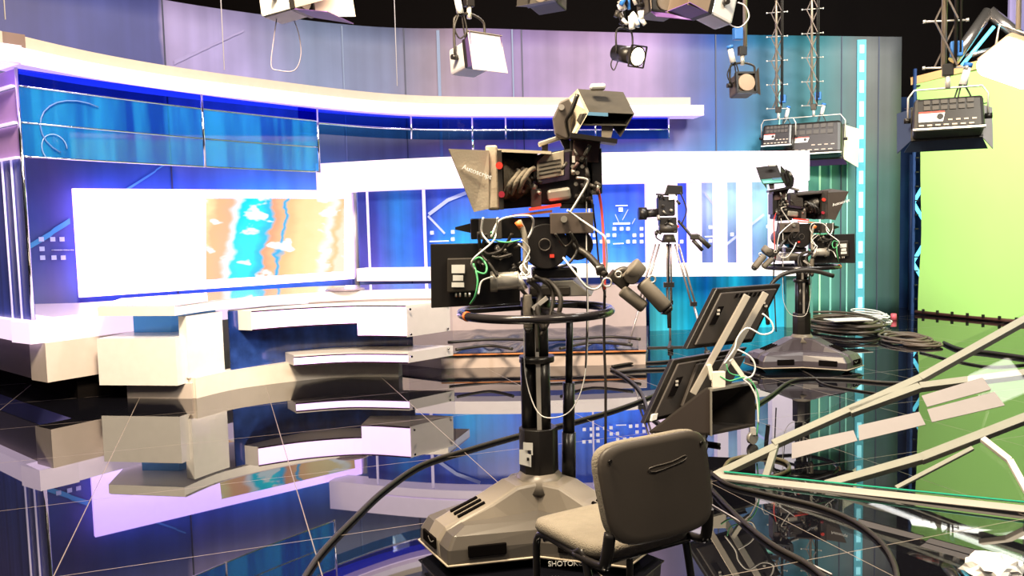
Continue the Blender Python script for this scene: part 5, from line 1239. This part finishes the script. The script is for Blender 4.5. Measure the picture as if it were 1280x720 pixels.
# white fresnel with beige and violet doors
fixture('barn_door_lamp', 'pale fresnel lamp whose white barn door hangs closed, left of the lit spotlight', 'lamp', 588, 74, 7.0, math.radians(38), math.radians(-8), (0.25, 0.24, 0.22),
        (lampsilver, [mat('door_olive', (0.16, 0.14, 0.09), 0.5), mat('door_violet', (0.09, 0.05, 0.16), 0.5), mat('door_violet'), mat('door_violet')], lens_dark), pole='tube', group=G, door_len=0.13, spread=0.25, closed=mat('door_pale', (0.42, 0.38, 0.41), 0.5))
fixture('barn_door_lamp', 'white lamp with a violet barn door at the top edge, left of all the others', 'lamp', 358, 0, 5.6, math.radians(72), math.radians(-8), (0.24, 0.24, 0.22),
        (whitepl, [mat('door_beige', (0.5, 0.42, 0.34), 0.5), purplegel, mat('door_beige'), mat('door_beige')], lens_dark), pole='tube', group=G, door_len=0.28, spread=0.35)
fixture('barn_door_lamp', 'dark lamp with violet lower door right above the lit spotlight', 'lamp', 822, 8, 7.6, math.radians(25), math.radians(-6), (0.30, 0.22, 0.18),
        (darkgrey, [mat('door_brown', (0.20, 0.15, 0.11), 0.5), purplegel, mat('door_brown'), mat('door_brown')], lens_dark), pole='tube', group=G, door_len=0.18, spread=0.6)
fixture('barn_door_lamp', 'silver bodied lamp with brown and violet doors at the top edge', 'lamp', 893, 8, 7.0, math.radians(-64), math.radians(-18), (0.22, 0.24, 0.26),
        (mat('silver_bright', (0.75, 0.74, 0.74), 0.3, 0.4), [mat('door_brown'), purplegel, mat('door_brown'), mat('door_brown')], lens_dark), pole='tube', group=G, door_len=0.24, spread=0.1)
fixture('barn_door_lamp', 'small dark lamp at the top edge over the viewfinder of the near camera', 'lamp', 684, 0, 8.0, math.radians(-30), math.radians(-10), (0.30, 0.22, 0.16),
        (darkgrey, darkgrey, lens_dark), pole='tube', group=G, door_len=0.14, spread=0.3)
# lit profile spotlight
c = P(790, 68, 8.0)
root = thing('spotlight', c, 'small lit spotlight with a glowing warm lens hanging before the purple wall', 'lamp', G)
ax = (P(799, 71, 7.75) - P(770, 66, 8.0)).normalized()
e0 = P(770, 66, 8.0)
MB().cyl(e0, e0 + ax * 0.24, 0.075, 0.08, n=24).build('body', black, root)
MB().cyl(e0 + ax * 0.24, e0 + ax * 0.30, 0.085, 0.095, n=24).build('snout', charcoal, root)
MB().cyl(e0 + ax * 0.285, e0 + ax * 0.305, 0.078, n=24).build('lens', lamp_on, root)
sd_ = ax.cross(Vector((0, 0, 1))).normalized(); up_ = sd_.cross(ax)
gf = MB()
q0 = e0 + ax * 0.30
for s in (-1, 1):
    gf.beam(q0 + sd_ * s * .095 - up_ * .095, q0 + sd_ * s * .095 + up_ * .095, 0.012, 0.012, up=ax); gf.beam(q0 - sd_ * .095 + up_ * s * .095, q0 + sd_ * .095 + up_ * s * .095, 0.012, 0.012, up=ax)
gf.build('gel_frame', charcoal, root)
MB().tube([e0 + ax * .12 + sd_ * .10, e0 + ax * .12 + sd_ * .10 + Vector((0, 0, .2)), e0 + ax * .12 + Vector((0, 0, .24)), e0 + ax * .12 - sd_ * .10 + Vector((0, 0, .2)), e0 + ax * .12 - sd_ * .10], 0.009).build('yoke', black, root)
MB().cyl(e0 + ax * .12 + Vector((0, 0, .24)), (e0.x + ax.x * .12, e0.y + ax.y * .12, 6.7), 0.012).build('hanger_pole', black, root)
MB().tube([e0, e0 + Vector((-.05, 0, -.10)), e0 + Vector((-.02, 0, -.16)), e0 + Vector((.03, 0, -.04))], 0.006).build('lamp_cable', rubber, root)
spl = bpy.data.lights.new('spot_beam', 'SPOT'); spl.energy = 60; spl.color = (1, .8, .55); spl.spot_size = 0.7; spl.shadow_soft_size = 0.07
so2 = bpy.data.objects.new('spot_beam', spl); C.objects.link(so2); so2.location = e0 + ax * 0.33; so2.rotation_euler = ax.to_track_quat('-Z', 'Y').to_euler()
# cluster of white plugs and clamps at the top
root = thing('plug_cluster', P(785, 8, 7.4), 'tangle of white plugs and clamps hanging at the top edge over the lit spotlight', 'plugs')
rnd = random.Random(5)
for k in range(15):
    a = P(rnd.uniform(772, 800), rnd.uniform(-12, 26), 7.4 + rnd.uniform(-.1, .1)); b = a + Vector((rnd.uniform(-.05, .05), 0, rnd.uniform(-.1, -.04)))
    MB().cyl(a, b, rnd.uniform(.012, .026), n=10).build('plug', (whitepl, whitepl, bluepl, charcoal, alu)[k % 5], root)
for x in (778, 784, 793, 797): MB().cyl(P(x, 5, 7.4), (P(x, 5, 7.4).x, 7.4, 6.7), 0.008).build('wire', rubber, root)
MB().cyl(P(789, 20, 7.35), P(790, 36, 7.35), 0.028, n=12).build('plug', whitepl, root); MB().cyl(P(801, 14, 7.35), P(802, 24, 7.35), 0.028, 0.02, n=12).build('plug', whitepl, root)
# unlit round lamp with pantograph
fixture('round_lamp', 'unlit round faced lamp hanging low over the right end of the cornice', 'lamp', 928, 107, 8.4, math.radians(8), math.radians(-8), (0.20, 0.2, 0.20),
        (mat('lamp_brown', (0.12, 0.09, 0.07), 0.5), darkgrey, mat('lens_tan', (0.45, 0.33, 0.24), 0.25)), pole='tube', group=G, door=(0, 0, 1, 0), door_len=0.05, clamp_up=0.10)
# soft panel lights
def panel_light(label, px, py, Y, yaw, pit, size, doors, group=G, dl=(.1, .12, .2, .2)):
    root, M, My = fixture('panel_light', label, 'lamp', px, py, Y, yaw, pit, size, (black, doors, mat('reflector_pale', (0.8, 0.78, 0.72), 0.3)), kind='panel', pole='pantograph', group=group, door_len=dl, spread=0.5, clamp_up=0.10)
    w_, d_, h_ = size; yb = d_ / 2 + 0.022
    MB().slab([(w_ * .42, yb, -.07), (w_ * .08, yb, -.07), (w_ * .05, yb, .0), (w_ * .42, yb, .0)], 0.004).build('white_label', labelm, root, M)
    MB().box((w_ * .235, yb + .004, .008), (w_ * .36, .004, .012)).build('red_label_edge', red, root, M)
    MB().cyl((w_ * .12, yb, -.03), (w_ * .12, yb + .012, -.03), 0.022, n=18).build('dial', black, root, M)
    sl = MB()
    for k in range(7): sl.box((w_ * (.38 - k * .115), yb, -h_ * .36), (w_ * .07, .006, .012))
    for k in range(4): sl.box((-w_ * (.02 + k * .11), yb, -h_ * .22), (w_ * .06, .006, .012))
    sl.build('slots', mat('slot_pale', (0.6, 0.48, 0.38), 0.5), root, M)
    rb_ = MB()
    for k in range(6):
        for j in range(2): rb_.box((w_ * (.3 - k * .12), yb, h_ * (.16 + j * .18)), (w_ * .09, .008, h_ * .12))
    rb_.build('rear_vents', darkgrey, root, M)
    MB().box((0, yb - .01, -h_ * .47), (w_ * 1.0, .03, .016)).build('steel_strip', alu, root, M)
    return root
panel_light('black panel light with a white label hanging before the green cloth', 1184, 148, 6.6, math.radians(157), math.radians(16), (0.50, 0.20, 0.27), [black, mat('door_navy', (0.03, 0.05, 0.10), 0.4), mat('door_navy'), mat('door_pale')])
panel_light('black panel light with pale outer doors over the end of the white frame', 1017, 176, 12.75, math.radians(152), math.radians(16), (0.84, 0.24, 0.54), [black, mat('door_violetdark', (0.08, 0.04, 0.14), 0.5), mat('door_cream', (0.8, 0.72, 0.6), 0.5), mat('door_cream')], dl=(.1, .12, .38, .38))
panel_light('smaller dark panel light half hidden behind its neighbour above the white frame', 973, 172, 12.8, math.radians(150), math.radians(16), (0.45, 0.2, 0.36), [black, black, black, black])
# lit scoop at the right edge
c = P(1272, 74, 5.2)
root = thing('soft_lamp', c, 'brightly lit soft lamp cut by the right edge above the green cloth', 'lamp', G)
Ms = Matrix.Translation(c) @ Matrix.Rotation(math.radians(20), 4, 'Y') @ Matrix.Rotation(math.radians(-20), 4, 'X')
MB().box((0, 0, .05), (0.36, 0.30, 0.07), taper=.7).build('housing', mat('housing_brown', (0.4, 0.28, 0.18), 0.5), root, Ms, bevel=0.01)
MB().box((0, 0, -.045), (0.34, 0.28, 0.12), taper=1.12).build('glowing_face', lamp_white, root, Ms, bevel=0.04)
MB().tube([(-.15, 0, .05), (-.15, 0, .2), (.15, 0, .2), (.15, 0, .05)], 0.007, sub=1).build('yoke', alu, root, Ms)
MB().cyl((c.x, c.y, c.z + .18), (c.x, c.y, 6.7), 0.015).build('hanger_pole', alu, root)
# thin suspension wires
for i, (px, y1, Y) in enumerate(((281, 98, 9.9), (497, 120, 11.3), (8, 44, 7.4))):
    a = P(px, y1, Y); o = MB().cyl((a.x, a.y, 3.5), (a.x, a.y, 6.7), 0.006, n=6).build('suspension_wire', mat('wire_grey', (0.5, 0.48, 0.5), 0.4))
    tag(o, ('thin wire rising from the cornice near the white screen', 'thin wire dropping to the cornice left of the pale fresnel lamp', 'thin wire rising at the far left end of the cornice')[i], 'wire', 'wires holding the cornice')
# pale cable loop hanging below the white lamp
o = MB().tube([P(346, 22, 5.6), P(342, 50, 5.6), P(339, 82, 5.6), P(348, 88, 5.6), P(368, 88, 5.6), P(376, 70, 5.6), P(374, 45, 5.6), P(368, 26, 5.6)], 0.0035).build('hanging_cable', mat('cable_lilac', (0.32, 0.27, 0.33), 0.5))
tag(o, 'pale loop of cable hanging below the white lamp at the top edge', 'cable')
o = MB().tube([P(908, 15, 7), P(912, 30, 7), P(925, 34, 7), P(936, 22, 7), P(932, 8, 7), P(922, 3, 7)], 0.006).build('hanging_cable', mat('cable_pale', (0.5, 0.46, 0.48)))
tag(o, 'pale round loop of cable beside the silver bodied lamp', 'cable')

# ============================================================ GLASS TOPPED FRAME LYING ON THE FLOOR
A = Vector((1.24, 5.10, 0.045)); B = Vector((2.95, 4.22, 0.07)); Cc = H(1283, 396, 0.92)
nfr = (B - A).cross(Cc - A).normalized()
if nfr.z < 0: nfr = -nfr
def onp(px, py, off=0.0):
    d = ray(px, py); t = (A - EYE).dot(nfr) / d.dot(nfr); return EYE + d * t + nfr * off
root = thing('glass_topped_table', A, 'fallen cream metal frame under a large tilted glass sheet on the floor', 'glass frame')
fb = lambda a, b, w_=0.05, h_=0.045, off=-0.03, m=framepaint, nm='frame_bar': MB().beam(onp(*a, off), onp(*b, off), w_, h_, up=nfr).build(nm, m, root, bevel=0.003)
fb((893, 594), (1300, 637), 0.045, 0.05)
fb((893, 592), (968, 556)); fb((966, 552), (1150, 470)); fb((1150, 470), (1300, 386), 0.05)
fb((1062, 512), (1150, 480)); fb((1150, 480), (1300, 461))
fb((1032, 603), (1155, 568)); fb((1150, 570), (1300, 512), .055)
fb((1120, 606), (1216, 556), 0.025, 0.02)
MB().beam(onp(969, 553, -.03), onp(955, 598, -.03), 0.04, 0.035).build('short_strut', framepaint, root, bevel=0.003)
MB().beam(onp(1228, 553, .03), onp(1262, 580, .03), 0.035, 0.03, up=nfr).beam(onp(1262, 580, .03), onp(1284, 620, .03), 0.035, 0.03, up=nfr).build('white_bracket', mat('bracket_white'), root, bevel=0.004)
gl = MB().slab([onp(893, 590, 0), onp(1300, 632, 0), onp(1300, 384, 0), onp(1172, 441, 0), onp(966, 547, 0)], 0.010, nrm=nfr).build('glass_sheet', glass_mat('clear_glass', (0.965, 0.985, 0.975), 0.12, 0.01), root)
MB().beam(onp(905, 590.5, .005), onp(1300, 630.5, .005), 0.008, 0.011, up=nfr).build('green_edge', mat('glass_edge', (0.02, 0.32, 0.20), 0.15, emit=(0, .3, .18), es=0.0), root)
for q in ([(1152, 497), (1228, 474), (1239, 489), (1159, 511)], [(1159, 514), (1243, 492), (1256, 509), (1165, 530)], [(1073, 534), (1149, 517), (1157, 533), (1074, 553)], [(990, 556), (1067, 540), (1072, 553), (990, 576)]):  # matte plates stand in for overhead fixtures mirrored in the glass
    MB().slab([onp(x, y, .013) for x, y in q], 0.004, nrm=nfr).build('reflection_plate', reflection_mat, root)
# props that hold the raised side
for px, py in ((1290, 392), (1290, 465)):
    t_ = onp(px, py, -.05); MB().cyl((t_.x, t_.y, 0), t_, 0.02).build('prop_leg', framepaint, root)

# ============================================================ CABLES AND SMALL THINGS ON THE FLOOR
def cable(name, label, pts, r, m=rubber, group='cables lying on the floor'):
    q = [H(x, y, r) for x, y in pts]
    o = MB().tube(q, r, n=9, sub=6).build(name, m); tag(o, label, 'cable', group); return o
cable('floor_cable', 'thick black cable snaking across the tiles past the near pedestal', [(372, 735), (400, 692), (440, 650), (480, 612), (528, 580), (590, 560), (650, 543), (720, 526), (780, 508), (830, 488), (872, 468), (910, 462), (950, 470)], 0.013)
cable('floor_cable', 'black cable curving from the cart towards the teal wall', [(935, 512), (962, 495), (985, 478), (1010, 473), (1060, 474), (1110, 478), (1160, 478)], 0.014)
cable('floor_cable', 'thick black cable sweeping under the glass frame to the bottom edge', [(890, 592), (912, 606), (960, 618), (1020, 632), (1065, 650), (1100, 676), (1118, 705), (1124, 740)], 0.012)
cable('floor_cable', 'black cable from the chair back running to the bottom right', [(890, 612), (925, 648), (965, 680), (1010, 705), (1040, 730)], 0.013)
cable('floor_cable', 'black cable looping in front of the tripod', [(765, 458), (790, 454), (830, 452), (860, 448), (870, 454), (850, 460), (800, 462), (772, 464), (764, 461), (780, 470), (800, 488), (812, 520)], 0.014)
cable('floor_cable', 'thin grey cable lying between the tiles right of the chair', [(885, 628), (930, 655), (985, 690), (1040, 718)], 0.004, mat('cable_pale'))
cable('floor_cable', 'black cable behind the glass frame near the green cloth', [(1180, 428), (1200, 436), (1235, 440), (1285, 447)], 0.020)
cable('floor_cable', 'thin black cable stretching to the right edge under the green cloth', [(1150, 440), (1200, 452), (1240, 458), (1285, 455)], 0.010)
cable('floor_cable', 'curled black cable end close to the frame corner', [(905, 585), (915, 574), (945, 570), (980, 576), (985, 588), (960, 596), (925, 594), (908, 588)], 0.012, mat('cable_olive', (0.12, 0.10, 0.06), 0.5))
cable('floor_cable', 'black cable crossing behind the chair towards the cart', [(812, 520), (850, 545), (900, 556)], 0.012)
cable('floor_cable', 'black cable trailing from the far pedestal towards the cart', [(1000, 462), (1015, 470), (1030, 480), (1060, 486), (1100, 492)], 0.008)
def coil(name, label, cx, cy, rx, ry, loops, r, m, hgt=0.12, seed=1, nm2='cable coil'):
    rnd = random.Random(seed); c0 = H(cx, cy, 0.0); rx_ = rx * c0.y / F; depth = abs(H(cx, cy - ry, 0).y - H(cx, cy + ry, 0).y) / 2
    pts = []
    for k in range(loops):
        ox, oy = rnd.uniform(-.12, .12) * rx_, rnd.uniform(-.2, .2) * depth; s = rnd.uniform(.75, 1.05); zz = r + hgt * k / loops
        for t in range(10):
            a = 2 * PI * t / 10 + rnd.uniform(-.1, .1)
            pts.append((c0.x + ox + rx_ * s * math.cos(a), c0.y + oy + depth * s * math.sin(a), zz + rnd.uniform(0, r)))
    o = MB().tube(pts, r, n=7, sub=4).build(name, m); tag(o, label, nm2, 'coiled cables by the teal wall'); return o
brown = mat('cable_brown', (0.10, 0.075, 0.055), 0.5)
coil('cable_coil', 'large heap of dark brown coiled cable behind the far pedestal', 1052, 411, 42, 9, 9, 0.018, brown, 0.14, 2)
coil('cable_coil', 'smaller loose brown cable coil nearer the green cloth', 1132, 427, 30, 6, 5, 0.016, brown, 0.05, 4)
coil('cable_coil', 'flat brown cable coil beside the foot of the green cloth', 1150, 432, 26, 4, 3, 0.014, brown, 0.03, 9)
coil('white_cable_coil', 'white cable coil resting on the brown cable heap', 1088, 404, 15, 5, 8, 0.011, whitepl, 0.16, 6)
q = H(1052, 398, .19)
o = MB().box((q.x - .05, q.y - .35, .215), (0.55, 0.30, 0.015), Rz(.1)).build('white_board', mat('board_cream', (0.7, 0.66, 0.58), 0.5), bevel=0.003)
tag(o, 'thin cream board lying on the brown cable heap', 'board')
for k, (x, y) in enumerate(((1117, 400),)):
    q = H(x, y, 0); o = MB().cyl((q.x, q.y, 0), (q.x, q.y, .10), 0.05, 0.04, n=16).build('red_cup', mat('cup_pink', (0.7, 0.12, 0.16), 0.5)); tag(o, 'small red cup standing on the floor at the end of the teal wall', 'cup')
# crumpled white bag at the bottom edge
rnd = random.Random(12); q = H(1243, 722, 0)
mb = MB(); bmesh.ops.create_icosphere(mb.bm, subdivisions=3, radius=1)
for v in mb.bm.verts:
    n_ = noise.noise(v.co * 2.3) * .35 + noise.noise(v.co * 5) * .18; v.co *= (1 + n_); v.co = Vector((v.co.x * .115 + q.x, v.co.y * .09 + q.y, max(0, (v.co.z * .6 + .45)) * .10))
o = mb.build('plastic_bag', mat('bag_white', (0.85, 0.84, 0.82), 0.6)); tag(o, 'crumpled white bag on the floor at the bottom right edge', 'bag')
# cables heaped on the stage sheet
for k, pts in enumerate(([(560, 428), (620, 424), (690, 425), (760, 421), (800, 424)], [(700, 436), (740, 428), (790, 431)], [(570, 437), (610, 432), (640, 436)])):
    o = MB().tube([H(x, y, .26) for x, y in pts], 0.018, n=8).build('stage_cable', rubber)
    tag(o, ('long black cable across the plastic sheet on the stage', 'short black cable on the sheet at the cyan panel end of the stage', 'short black cable on the sheet behind the desk end')[k], 'cable', 'cables on the stage')
